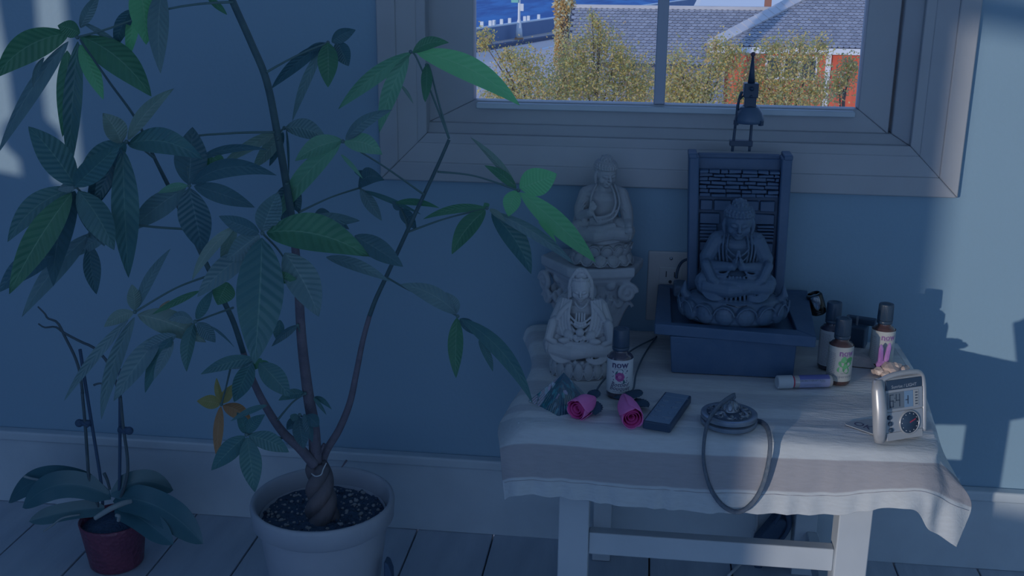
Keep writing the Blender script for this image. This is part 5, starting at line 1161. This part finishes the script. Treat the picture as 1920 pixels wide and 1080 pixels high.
# ------------------------------------------------------------------ plants
def leafm(name, c1, c2, rib, trans=.35, rough=.38, tcol=None, VEIN=.16):
    m = D.materials.new(name); m.use_nodes = True; t = m.node_tree; b = t.nodes['Principled BSDF']; b.inputs['Roughness'].default_value = rough; b.inputs['Specular IOR Level'].default_value = .45
    uv = t.nodes.new('ShaderNodeUVMap'); s_ = t.nodes.new('ShaderNodeSeparateXYZ'); t.links.new(uv.outputs[0], s_.inputs[0])
    def math_(op, a, b_=None, c_=None):
        n = t.nodes.new('ShaderNodeMath'); n.operation = op
        for i, q in enumerate((a, b_, c_)):
            if q is None: continue
            if isinstance(q, (int, float)): n.inputs[i].default_value = q
            else: t.links.new(q, n.inputs[i])
        return n.outputs[0]
    ax_ = math_('ABSOLUTE', math_('SUBTRACT', s_.outputs['X'], .5))
    mid = math_('LESS_THAN', ax_, .018)
    wv = math_('SINE', math_('MULTIPLY', math_('SUBTRACT', s_.outputs['Y'], math_('MULTIPLY', ax_, .26)), 75.0))
    vein = math_('GREATER_THAN', wv, .965)
    n = t.nodes.new('ShaderNodeTexNoise'); n.inputs['Scale'].default_value = 26; tc_ = t.nodes.new('ShaderNodeTexCoord'); t.links.new(tc_.outputs['Object'], n.inputs['Vector'])
    r = t.nodes.new('ShaderNodeValToRGB'); r.color_ramp.elements[0].position = .35; r.color_ramp.elements[1].position = .68; r.color_ramp.elements[0].color = (*c1, 1); r.color_ramp.elements[1].color = (*c2, 1); t.links.new(n.outputs['Fac'], r.inputs[0])
    mx1 = t.nodes.new('ShaderNodeMix'); mx1.data_type = 'RGBA'; t.links.new(math_('MAXIMUM', mid, math_('MULTIPLY', vein, VEIN)), mx1.inputs[0]); t.links.new(r.outputs[0], mx1.inputs[6]); mx1.inputs[7].default_value = (*rib, 1)
    t.links.new(mx1.outputs[2], b.inputs['Base Color'])
    bp = t.nodes.new('ShaderNodeBump'); bp.inputs['Strength'].default_value = .28 if VEIN else 0; bp.inputs['Distance'].default_value = .002; t.links.new(math_('MULTIPLY', wv, -1.0), bp.inputs['Height']); t.links.new(bp.outputs[0], b.inputs['Normal'])
    tr = t.nodes.new('ShaderNodeBsdfTranslucent'); ms = t.nodes.new('ShaderNodeMixShader'); ms.inputs[0].default_value = trans
    if tcol: tr.inputs['Color'].default_value = (*tcol, 1)
    else: t.links.new(mx1.outputs[2], tr.inputs['Color'])
    t.links.new(b.outputs[0], ms.inputs[1]); t.links.new(tr.outputs[0], ms.inputs[2]); t.links.new(ms.outputs[0], t.nodes['Material Output'].inputs['Surface']); return m
LM = {
 'd': leafm('leaf_dark', (.085, .23, .27), (.11, .27, .28), (.17, .35, .34), .22, .36, (.05, .22, .12)),
 'm': leafm('leaf_mid', (.085, .26, .19), (.12, .33, .21), (.22, .44, .32), .32, .40, (.08, .36, .12)),
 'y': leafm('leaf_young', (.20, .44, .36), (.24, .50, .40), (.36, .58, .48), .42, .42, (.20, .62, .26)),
 'b': leafm('leaf_backlit', (.24, .64, .36), (.28, .70, .40), (.40, .72, .48), .55, .42, (.26, .90, .30)),  # window light through the leaf is put into this brighter green
 'p': leafm('leaf_pale_sheen', (.24, .36, .36), (.30, .43, .42), (.40, .52, .50), .30, .42, (.16, .40, .20)),  # gloss from the sky painted in as a paler hue
 'w': leafm('leaf_grey_green', (.17, .31, .37), (.21, .36, .41), (.29, .44, .48), .25, .36, (.10, .26, .16)),  # bluish sky reflection on upper leaf faces put into the colour
 'k': leafm('leaf_blue_dark', (.070, .185, .235), (.09, .215, .26), (.13, .27, .31), .15, .36, (.04, .14, .12)),
 'o': leafm('leaf_orange', (.50, .27, .15), (.58, .34, .18), (.60, .42, .28), .35, .55, (.6, .3, .1)),
 'g': leafm('leaf_yellow', (.46, .40, .18), (.40, .42, .20), (.56, .50, .30), .35, .55, (.5, .45, .1)),
 't': leafm('leaf_tan', (.55, .45, .33), (.60, .50, .38), (.5, .4, .3), .3, .6, (.5, .4, .2)),
}
LNOTE = {'b': 'bright green leaflet with window backlight in its colour', 'o': 'withered orange leaflet', 'g': 'yellowed leaflet', 't': 'small dry tan leaflet', 'p': 'leaflet with sky sheen painted pale grey green'}
RL = random.Random(11)
def leaf(parent, bx, by, tx, ty, wpx, col, Yb, Yt, name='leaflet', fold=.22, arch=.07, roll=0.0, bow=0.0, strap=False, corr=.035, nu=20, nv=8, flip=1):
    B, T_ = PY(bx, by, Yb), PY(tx, ty, Yt); a = T_-B; L = a.length; ah = a.normalized(); mid = (B+T_)/2
    view = (mid-CAM).normalized(); s_ = ah.cross(view).normalized(); nrm_ = s_.cross(ah).normalized()
    if nrm_.dot(view) > 0: nrm_ = -nrm_
    w_ = wpx*mpp(mid)/2/max(math.cos(roll), .35)
    s_.rotate(Matrix.Rotation(roll, 3, ah)); nrm_.rotate(Matrix.Rotation(roll, 3, ah))
    upa = Vector((0, 0, 1)); upa = upa-ah*upa.dot(ah)
    upa = upa.normalized() if upa.length > .25 else -view
    sb = ah.cross(view).normalized()
    mm = M(); uvs = []
    nvein = 11
    for j in range(nu+1):
        u = j/nu; c = B+a*u+upa*(arch*L*4*u*(1-u))+sb*(bow*L*4*u*(1-u))
        if strap: wd = w_*min(1, (u*5+.25))*(1-max(0, (u-.62)/.38)**2.4)**.8
        else: wd = w_*1.0*((math.sin(PI*u**.86))**.85)*(1-.10*u)+.0006*(1-u)
        for i in range(nv+1):
            x_ = (i/nv-.5)*2; h = flip*fold*abs(x_)*wd
            h += corr*w_*math.sin(2*PI*(nvein*(u-.16*abs(x_))))*(abs(x_)**.6)*(1-abs(x_)**6) if corr else 0
            mm.v.append(c+s_*(x_*wd*math.cos(fold*.9))+nrm_*h); uvs.append((i/nv, u))
    for j in range(nu):
        for i in range(nv): q = j*(nv+1)+i; mm.f.append((q, q+1, q+nv+2, q+nv+1))
    o = mm.build(name, LM[col], parent, smooth=True)
    ul = o.data.uv_layers.new(name='UVMap')
    for lp_ in o.data.loops: ul.data[lp_.index].uv = uvs[lp_.vertex_index]
    if col in LNOTE: o['label'] = LNOTE[col]
    return o
# ---- the big potted money tree
PYC = -.30; pc_ = PY(605, 932, PYC); PR_ = 134*mpp(pc_); zrim = pc_.z
MT['pot'] = mat('grey_beige_pot', (.42, .47, .55), .55, (.38, .43, .51), 18, .05, 80)
MT['soil'] = mat('potting_soil', (.05, .10, .18), .95, (.08, .13, .21), 130, .9, 220, bdist=.006)
MT['perlite'] = mat('perlite', (.34, .37, .40), .9)
MT['trunkbark'] = mat('brown_bark', (.12, .13, .16), .85, (.19, .17, .19), 46, .6, 120, stretch=(1, 1, .35), bdist=.003)
MT['stembark'] = mat('purple_brown_stem', (.15, .15, .20), .8, (.20, .19, .24), 60, .3, 150)
MT['stemgreen'] = mat('dark_green_stem', (.055, .12, .15), .6, (.08, .16, .18), 50)
MT['petiole'] = mat('leaf_stalk_green', (.11, .21, .22), .6)
mt_ = empty('potted_money_tree', (pc_.x, PYC, 0), 'tall potted plant with braided trunk and five fingered leaves in a round beige pot', 'potted plant')
T = Matrix.Translation((pc_.x, PYC, 0))
M().lathe([(PR_*.66, 0), (PR_*.68, .004), (PR_*.90, zrim-.034), (PR_*.90, zrim-.03), (PR_*.88, zrim-.026), (PR_*.86, zrim-.03), (PR_*.64, .02), (.001, .02)], 56, T, cap=False).build('pot', 'pot', mt_, auto=.7)
M().lathe([(PR_*.91, zrim-.036), (PR_*.985, zrim-.030), (PR_*1.0, zrim-.006), (PR_*.99, zrim-.001), (PR_*.96, zrim), (PR_*.925, zrim-.004), (PR_*.90, zrim-.02), (PR_*.89, zrim-.036)], 64, T, cap=False).build('pot_rim', 'pot', mt_, smooth=True)
zs = zrim-.030
def soilz(x, y_): return zs+.0045*noise.noise(Vector((x*38, y_*38, 2)))+.003*noise.noise(Vector((x*110, y_*110, 5)))
m = M(); n = 56
rings = [.02, .1, .2, .3, .4, .5, .6, .7, .78, .85, .90]
for r_ in rings:
    for k in range(n): a = 2*PI*k/n; x_, y_ = PR_*r_*math.cos(a), PR_*r_*math.sin(a); m.v.append(Vector((pc_.x+x_, PYC+y_, soilz(x_, y_)+.006*(1-r_))))
for i in range(len(rings)-1):
    for k in range(n): k2 = (k+1) % n; m.f.append((i*n+k, i*n+k2, (i+1)*n+k2, (i+1)*n+k))
m.f.append(tuple(range(n)))
tag(m.build('soil', 'soil', mt_, smooth=True), kind='stuff')
m = M(); m2 = M()
for k in range(520):
    a = RL.random()*2*PI; r_ = PR_*.88*math.sqrt(RL.random()); x_, y_ = r_*math.cos(a), r_*math.sin(a); q = RL.choice((.0010, .0014, .0016, .0022, .0030))
    (m if RL.random() < .55 else m2).ell((pc_.x+x_, PYC+y_, soilz(x_, y_)+.006*(1-r_/PR_)+q*.3), (q*RL.uniform(.8, 1.4), q, q*.8), (0, 0, RL.random()*3), 6, 4)
tag(m.build('perlite_grains', 'perlite', mt_), kind='stuff'); tag(m2.build('soil_crumbs', 'soil', mt_), kind='stuff')
# braided trunk
tb0 = Vector((pc_.x+.002, PYC-.012, zs-.004)); tb1 = PY(597, 872, PYC)
for s_ in range(3):
    pts = []
    for k in range(26):
        t_ = k/25; a = 2*PI*(s_/3+t_*.95); c = tb0.lerp(tb1, t_); rr_ = .0125*(1-.35*t_)
        pts.append(c+Vector((rr_*math.cos(a), rr_*math.sin(a), 0)))
    M().tube(pts, [.0135, .0115, .0105], 12).build('braided_trunk', 'trunkbark', mt_, smooth=True)
M().tube(catmull([PY(584, 888, PYC-.022), PY(592, 893, PYC-.026), PY(602, 890, PYC-.024), PY(606, 880, PYC-.018), PY(612, 868, PYC-.014)], 14), .0009, 6).build('twine_tie', 'capwhite', mt_, smooth=True)
M().tube([PY(641, 876, PYC+.02), PY(650, 863, PYC+.02)], [.0008, .0016], 6).build('dry_twig', 'stembark', mt_)
def stem(pts, ys, r, mt1, name='stem', n=40):
    P3 = [PY(px, py, y_) for (px, py), y_ in zip(pts, ys)]; c = catmull(P3, n); o = M().tube(c, r, 10); return o.build(name, mt1, mt_, smooth=True)
S1p = [(150, 74), (176, 112), (208, 158), (256, 225), (290, 297), (320, 357), (375, 470), (410, 545), (437, 602), (456, 660), (475, 715), (500, 765), (530, 810), (562, 840), (590, 872)]
S1y = list(np.linspace(-.47, -.31, len(S1p)))
S2p = [(425, -30), (437, 4), (470, 78), (500, 152), (520, 250), (537, 345), (552, 445), (560, 545), (566, 640), (578, 740), (588, 800), (592, 868)]
S2y = list(np.linspace(-.40, -.30, len(S2p)))
S3p = [(842, 262), (820, 312), (795, 365), (765, 430), (725, 517), (705, 560), (693, 592), (680, 640), (668, 700), (656, 755), (636, 805), (612, 845), (600, 880)]
S3y = list(np.linspace(-.23, -.29, len(S3p)))
k1, k2 = 9, 6
stem(S1p[:k1+1], S1y[:k1+1], [.0011, .0016, .0032, .0038], 'stemgreen', 'green_stem'); stem(S1p[k1:], S1y[k1:], [.0038, .0075], 'stembark')
stem(S2p[:k2+1], S2y[:k2+1], [.0042, .0052], 'stemgreen', 'green_stem'); stem(S2p[k2:], S2y[k2:], [.0052, .0095], 'stembark')
stem(S3p[:k2+1], S3y[:k2+1], [.0022, .0034], 'stemgreen', 'green_stem'); stem(S3p[k2:], S3y[k2:], [.0034, .0062], 'stembark')
M().tube([PY(600, 848, PYC), PY(608, 832, PYC)], [.003, .0022], 8).build('cut_stub', 'stembark', mt_)
# each cluster: hub pixel, depth, stalk pixels with depth at the stem end, leaflets (base, tip, width, hue, extras)
CL = [
 # top left
 ((145, 70), -.43, [((437, 4), -.40), ((370, 8), -.41), ((295, 22), -.42), ((200, 55), -.43)], [
   (128, 62, -9, 146, 58, 'm', dict(arch=.12)), (128, 78, -4, 288, 30, 'w', dict(roll=.7)), (126, 95, 117, 257, 38, 'm', {}), (146, 78, 131, 325, 34, 'd', {}), (150, 84, 194, 187, 32, 'b', {}), (150, 68, 284, 181, 62, 'm', dict(arch=.10)), (155, 42, 254, 117, 12, 'w', {}), (150, 62, 108, 48, 34, 'm', {}), (151, 52, 187, -12, 22, 'w', dict(corr=.2)), (82, 108, 62, 165, 10, 'w', {})]),
 ((285, -22), -.42, [((425, -30), -.40), ((350, -34), -.41)], [
   (262, -28, 274, 84, 52, 'b', {}), (304, -22, 301, 138, 40, 'w', {}), (256, 6, 240, 112, 24, 'b', {}), (246, 18, 216, 92, 28, 'k', {})]),
 ((392, -6), -.39, [((425, -30), -.40)], [(390, -4, 426, 28, 13, 'm', {}), (390, -6, 340, -30, 14, 'm', {})]),
 # left middle
 ((237, 266), -.50, [((290, 297), -.45), ((262, 276), -.48)], [
   (228, 268, 193, 212, 44, 'p', dict(corr=.12)), (240, 262, 326, 166, 28, 'p', dict(corr=.14)), (240, 270, 382, 299, 52, 'd', dict(arch=.10, corr=.08)), (236, 268, 141, 347, 54, 'd', dict(arch=.05)), (230, 280, 241, 521, 52, 'd', {}), (228, 278, 165, 405, 42, 'k', {}), (225, 285, 178, 388, 30, 'k', {})]),
 ((142, 350), -.53, [((355, 430), -.42), ((250, 420), -.46), ((180, 385), -.5)], [
   (142, 350, 53, 237, 60, 'd', dict(arch=.04)), (140, 350, 226, 270, 46, 'd', {}), (138, 352, 14, 454, 46, 'd', dict(arch=.12)), (134, 362, 17, 552, 56, 'm', dict(corr=.09)), (100, 480, -4, 549, 46, 'k', {}), (140, 358, 100, 537, 52, 'k', {}), (147, 358, 214, 469, 56, 'd', {}), (146, 362, 196, 462, 44, 'k', {}), (142, 350, 108, 356, 20, 'w', {})]),
 ((165, 442), -.46, [((182, 420), -.47)], [
   (170, 438, 41, 594, 38, 'w', dict(corr=.10)), (168, 458, 181, 552, 33, 'k', {}), (200, 440, 145, 480, 26, 'w', {})]),
 ((355, 348), -.45, [((515, 248), -.37), ((430, 250), -.40), ((345, 262), -.44), ((350, 310), -.45)], [
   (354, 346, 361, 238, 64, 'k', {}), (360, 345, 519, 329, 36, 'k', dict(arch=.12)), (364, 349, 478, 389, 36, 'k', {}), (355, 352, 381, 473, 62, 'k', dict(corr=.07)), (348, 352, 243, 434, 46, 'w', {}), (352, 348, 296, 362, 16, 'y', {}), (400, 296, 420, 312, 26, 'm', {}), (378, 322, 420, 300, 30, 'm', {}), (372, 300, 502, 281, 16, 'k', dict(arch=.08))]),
 # centre
 ((492, 437), -.52, [((560, 545), -.35), ((530, 480), -.44)], [
   (500, 436, 693, 481, 76, 'm', dict(corr=.10, arch=.10)), (491, 446, 477, 683, 90, 'd', dict(fold=.12, corr=.015)), (492, 434, 522, 360, 48, 'w', dict(corr=.10)), (486, 436, 410, 405, 32, 'k', {}), (486, 440, 424, 489, 48, 'w', {}), (440, 425, 360, 526, 22, 'p', {}), (443, 428, 415, 494, 22, 'p', {}), (478, 466, 370, 557, 44, 'w', {}), (534, 474, 598, 594, 64, 'w', dict(corr=.08)), (512, 518, 556, 524, 20, 'm', {}), (512, 520, 548, 530, 16, 'm', {})]),
 ((600, 412), -.42, [((552, 445), -.35)], [(575, 412, 675, 414, 26, 'w', {}), (612, 482, 731, 528, 24, 'w', {}), (665, 442, 756, 500, 42, 'k', {}), (590, 402, 618, 398, 16, 'k', {}), (600, 412, 655, 430, 22, 'k', {})]),
 ((643, 265), -.36, [((795, 365), -.25), ((720, 312), -.30)], [
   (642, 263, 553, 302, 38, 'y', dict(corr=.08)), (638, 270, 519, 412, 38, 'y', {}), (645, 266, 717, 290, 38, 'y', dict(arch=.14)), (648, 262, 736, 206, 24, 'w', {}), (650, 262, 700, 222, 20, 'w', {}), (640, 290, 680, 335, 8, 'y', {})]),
 ((533, 240), -.34, [((520, 262), -.37)], [
   (534, 240, 614, 263, 38, 'w', dict(corr=.10)), (530, 245, 413, 312, 22, 'p', {}), (528, 255, 474, 317, 26, 'p', {}), (531, 248, 505, 312, 18, 'k', {}), (537, 244, 541, 332, 4, 'k', {})]),
 ((615, 80), -.30, [((500, 135), -.39), ((555, 105), -.34)], [
   (610, 80, 508, 167, 25, 'k', {}), (606, 88, 548, 228, 18, 'w', {}), (614, 80, 615, 164, 40, 'm', {}), (622, 79, 667, 56, 26, 'k', {}), (632, 78, 654, 124, 34, 'k', {}), (612, 82, 568, 100, 14, 'k', {})]),
 # by the window
 ((770, 97), -.24, [((842, 260), -.23), ((815, 190), -.235), ((782, 110), -.24)], [
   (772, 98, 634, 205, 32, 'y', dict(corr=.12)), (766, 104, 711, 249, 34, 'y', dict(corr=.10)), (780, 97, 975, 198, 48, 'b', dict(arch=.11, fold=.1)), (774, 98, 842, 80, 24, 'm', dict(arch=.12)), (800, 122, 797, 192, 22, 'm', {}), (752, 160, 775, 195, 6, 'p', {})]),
 ((800, 122), -.235, [((842, 260), -.23), ((822, 190), -.232), ((806, 128), -.235)], [(803, 120, 795, 188, 14, 'm', {})]),
 ((972, 357), -.22, [((820, 322), -.23), ((890, 330), -.225)], [
   (974, 353, 1044, 326, 56, 'b', dict(fold=.08, arch=.02)), (970, 357, 953, 406, 34, 'b', dict(fold=.08)), (975, 361, 1117, 492, 42, 'b', dict(fold=.1)), (968, 354, 908, 310, 20, 'm', {}), (966, 348, 882, 257, 15, 'p', dict(corr=.1)), (1010, 415, 1043, 455, 9, 'b', {})]),
 ((913, 390), -.22, [((765, 435), -.24), ((835, 410), -.23)], [
   (912, 390, 793, 411, 17, 'm', dict(arch=.08)), (910, 394, 847, 477, 38, 'm', {}), (922, 399, 996, 514, 44, 'd', {}), (922, 398, 1078, 497, 24, 'w', dict(corr=.08)), (918, 392, 948, 415, 12, 'p', {}), (914, 390, 908, 380, 12, 'm', {})]),
 ((858, 593), -.30, [((725, 520), -.25), ((760, 540), -.27), ((810, 565), -.29)], [
   (856, 588, 750, 533, 36, 'w', dict(corr=.09)), (856, 588, 836, 548, 26, 'w', {}), (857, 596, 855, 709, 30, 'm', {}), (864, 598, 999, 757, 32, 'd', dict(arch=.07)), (898, 638, 924, 697, 15, 'd', {}), (862, 598, 900, 630, 22, 'k', {})]),
 ((675, 352), -.20, [((560, 398), -.33), ((620, 370), -.26)], [
   (672, 350, 721, 338, 34, 'k', dict(arch=.25)), (676, 354, 716, 414, 24, 'w', {}), (684, 358, 790, 402, 10, 'd', {}), (690, 330, 664, 322, 14, 'k', {})]),
 ((752, 392), -.22, [((765, 430), -.24)], [(750, 392, 781, 431, 24, 'k', {}), (742, 380, 824, 390, 13, 'm', {}), (752, 393, 735, 378, 16, 'k', {})]),
 ((545, 350), -.33, [((537, 345), -.37)], [(555, 342, 530, 417, 40, 'k', {}), (548, 345, 562, 400, 30, 'k', {})]),
 # lower left
 ((253, 585), -.48, [((397, 515), -.41), ((330, 540), -.45)], [
   (253, 582, 247, 533, 26, 'p', {}), (257, 578, 320, 466, 20, 'w', dict(corr=.12)), (250, 585, 195, 613, 26, 'p', {}), (258, 590, 386, 642, 50, 'p', dict(corr=.12, arch=.10)), (240, 600, 120, 752, 20, 'w', dict(corr=.12)), (252, 595, 190, 787, 28, 'w', {}), (305, 626, 213, 752, 42, 'w', dict(corr=.08)), (322, 634, 272, 737, 30, 'd', {}), (325, 640, 288, 712, 20, 'w', {}), (330, 628, 265, 660, 26, 'w', {})]),
 ((366, 603), -.47, [((437, 577), -.40), ((400, 590), -.44)], [
   (368, 598, 399, 544, 21, 'd', dict(corr=.1)), (370, 605, 404, 642, 28, 'k', {}), (362, 602, 316, 600, 24, 'w', dict(arch=.18)), (364, 606, 350, 697, 27, 'd', dict(corr=.08)), (302, 592, 318, 563, 19, 't', {}), (373, 546, 285, 590, 13, 'm', {}), (428, 530, 408, 572, 46, 'm', {}), (395, 612, 440, 652, 4, 'k', {})]),
 ((480, 670), -.42, [((470, 700), -.36)], [
   (476, 672, 376, 702, 25, 'd', dict(arch=.08)), (472, 678, 439, 754, 38, 'd', {}), (486, 680, 544, 744, 44, 'd', {}), (476, 676, 432, 692, 18, 'w', {}), (490, 672, 470, 695, 22, 'm', {}), (488, 676, 500, 700, 22, 'm', {})]),
 ((415, 758), -.33, [((432, 690), -.38), ((424, 725), -.35)], [
   (413, 758, 369, 752, 27, 'g', {}), (415, 756, 406, 708, 13, 'g', {}), (416, 756, 438, 720, 21, 'g', {}), (418, 760, 472, 792, 30, 'o', dict(arch=.1)), (414, 762, 407, 862, 19, 'o', {})]),
 ((462, 815), -.46, [((528, 822), -.33), ((495, 812), -.40)], [
   (459, 818, 396, 882, 38, 'd', {}), (463, 820, 478, 923, 42, 'd', dict(corr=.03)), (466, 817, 542, 848, 36, 'd', {}), (460, 812, 444, 773, 22, 'd', {}), (464, 812, 497, 777, 24, 'd', {}), (500, 760, 432, 790, 12, 'd', {})]),
 ((562, 778), -.36, [((583, 800), -.31)], [
   (560, 778, 538, 806, 22, 'k', {}), (560, 782, 570, 842, 32, 'k', {}), (570, 776, 586, 830, 18, 'k', {}), (575, 778, 598, 800, 26, 'k', {}), (556, 776, 548, 790, 16, 'd', {})]),
 ((572, 738), -.33, [((520, 788), -.34), ((548, 755), -.335)], [
   (572, 738, 522, 751, 20, 'd', dict(arch=.12)), (590, 744, 622, 768, 10, 'd', dict(arch=.12)), (588, 746, 612, 778, 7, 'd', {})]),
 ((558, 610), -.34, [((566, 640), -.33)], [(558, 610, 509, 650, 15, 'k', {}), (525, 600, 520, 640, 22, 'd', {})]),
]
for hub, Yh, stalk, lvs in CL:
    pts = [PY(p[0], p[1], y_) for p, y_ in stalk]+[PY(hub[0], hub[1], Yh)]
    if len(pts) == 2: pts = [pts[0], (pts[0]+pts[1])/2+Vector((0, 0, .003)), pts[1]]
    ms = M(); ms.tube(catmull(pts, 22), [.0016, .0012, .0014], 7); ms.ell(pts[-1], .0026, seg=8, ring=6)
    so_ = ms.build('leaf_stalk', 'petiole', mt_, smooth=True)
    for (bx, by, tx, ty, wd, col, kw) in lvs:
        d = math.hypot(tx-bx, ty-by); k = dict(fold=RL.uniform(.14, .32), arch=RL.uniform(.02, .07), bow=RL.uniform(-.035, .035), roll=RL.uniform(-.30, .30), flip=RL.choice((1, 1, -1)))
        k.update(kw)
        dy = RL.uniform(-.05, .03)*(d/150); off = math.hypot(bx-hub[0], by-hub[1])
        leaf(so_, bx, by, tx, ty, wd, col, Yh+(RL.uniform(-.012, .012) if off > 12 else RL.uniform(-.003, .003)), min(Yh+dy, -.03), **k)

# ---- orchid in the dark red pot
OYC = -.185; oc = PY(211, 972, OYC); OR_ = 61*mpp(oc)
MT['redpot'] = mat('dark_red_pot', (.17, .055, .105), .42, (.22, .065, .115), 30, 0, spec=.6)
t = MT['redpot'].node_tree; b = t.nodes['Principled BSDF']; v_ = t.nodes.new('ShaderNodeTexVoronoi'); v_.inputs['Scale'].default_value = 150; tc_ = t.nodes.new('ShaderNodeTexCoord'); t.links.new(tc_.outputs['Object'], v_.inputs['Vector']); bp = t.nodes.new('ShaderNodeBump'); bp.inputs['Strength'].default_value = .8; bp.inputs['Distance'].default_value = .002; t.links.new(v_.outputs['Distance'], bp.inputs['Height']); t.links.new(bp.outputs[0], b.inputs['Normal'])
MT['orchid'] = leafm('orchid_leaf', (.060, .175, .225), (.072, .195, .24), (.10, .23, .27), .12, .30, (.03, .12, .08), 0.0)
LM['c'] = MT['orchid']
MT['orchidstem'] = mat('orchid_stem', (.075, .12, .155), .7, (.10, .15, .17), 80)
MT['stake'] = mat('dark_stake', (.06, .115, .20), .8)
MT['root'] = mat('pale_root', (.26, .33, .36), .8, (.34, .40, .42), 60)
orc = empty('potted_orchid', (oc.x, OYC, 0), 'bloomless orchid with bare staked stems and broad leaves in a dark red pot', 'potted plant')
T = Matrix.Translation((oc.x, OYC, 0)); zo = oc.z
M().lathe([(OR_*.76, 0), (OR_*.80, .003), (OR_*.98, zo-.006), (OR_*1.0, zo), (OR_*.96, zo+.001), (OR_*.92, zo-.008), (OR_*.74, .006), (.001, .006)], 48, T, cap=False).build('pot', 'redpot', orc, smooth=True)
M().lathe([(OR_*.93, zo-.012), (OR_*.5, zo-.004), (.001, zo)], 32, T, cap=False).build('bark_mix', 'soil', orc, smooth=True)
for (bx, by, tx, ty, wd, dy, kw) in (
   (207, 926, 16, 943, 46, .04, dict(arch=.17)), (208, 930, 42, 952, 52, -.03, dict(arch=.22)), (196, 952, 54, 978, 34, -.05, dict(arch=.05)),
   (208, 926, 325, 919, 44, .03, dict(arch=.20)), (216, 934, 381, 1020, 58, -.05, dict(arch=.14)), (218, 950, 325, 1021, 46, -.07, dict(arch=.06))):
    leaf(orc, bx, by, tx, ty, wd, 'c', OYC-.005, OYC+dy, name='broad_leaf', strap=True, corr=0, fold=.18, roll=0, nu=22, **kw)
def ot(pts, r, name, mt_n, y0=OYC, n=20): return M().tube(catmull([PY(p[0], p[1], y0+(p[2] if len(p) > 2 else 0)) for p in pts], n), r, 8).build(name, mt_n, orc, smooth=True)
ot([(150, 655), (168, 770), (190, 908), (192, 960)], .0026, 'stake', 'stake'); ot([(225, 692), (225, 800), (224, 908), (222, 960)], .0026, 'stake', 'stake')
ot([(154, 735), (160, 800), (164, 860), (168, 900), (185, 950)], [.0024, .0028], 'flower_stem', 'orchidstem', OYC-.006); ot([(226, 745), (231, 800), (239, 860), (237, 900), (220, 950)], [.0024, .0028], 'flower_stem', 'orchidstem', OYC-.006)
ot([(71, 575), (84, 588), (90, 597), (108, 605), (122, 632), (140, 668), (150, 700), (155, 738)], [.0012, .002, .0024], 'flower_stem', 'orchidstem', OYC-.006)
ot([(72, 607), (84, 614), (104, 613), (120, 624), (150, 640), (180, 655), (208, 690), (226, 748)], [.0012, .002, .0024], 'flower_stem', 'orchidstem', OYC-.006)
ot([(176, 722), (186, 719), (200, 720)], [.0018, .0012], 'side_twig', 'orchidstem'); ot([(195, 887), (201, 900), (206, 918)], [.0028, .0020], 'side_twig', 'orchidstem')
for px, py, sgn in ((161, 793, -1), (232, 806, 1)):
    c = PY(px, py, OYC-.004); mm = M(); mm.tube([c+Vector((-.008, 0, 0)), c+Vector((.008, 0, 0))], .0052, 10); mm.ell(c+Vector((sgn*.010, -.002, 0)), (.0065, .006, .0065)); mm.tube([c+Vector((-.006, -.004, .004)), c+Vector((.006, -.004, -.004))], .0028, 6); mm.build('stake_clip', 'stake', orc, smooth=True)
for pts, r in (([(178, 972, -.066), (205, 955, -.062), (230, 944, -.05), (247, 940, -.04)], [.0035, .0045, .0045, .003]), ([(218, 966, -.066), (223, 968, -.068), (222, 976, -.064)], .0028), ([(82, 996, -.05), (98, 985, -.05), (118, 971, -.045), (150, 965, -.03)], .0015), ([(45, 893, .02), (58, 897, .02), (80, 902, .01), (130, 920, 0)], .0022)): ot(pts, r, 'air_root', 'root')
# unidentified dark pointed wedge beside the big pot
bz = M(); WYc = -.33
wp = [PY(716, 1112, WYc), PY(736, 1112, WYc), PY(733, 1074, WYc), PY(727, 1058, WYc), PY(719, 1054, WYc)]
zlo = min(p.z for p in wp)
wp[0].z = wp[1].z = .0006
bz.prism(wp, (0, 0, 0), (0, .02, 0)); tag(bz.build('dark_wedge', 'stake', bevel=.003), 'small dark pointed wedge standing right of the beige pot', 'stake')
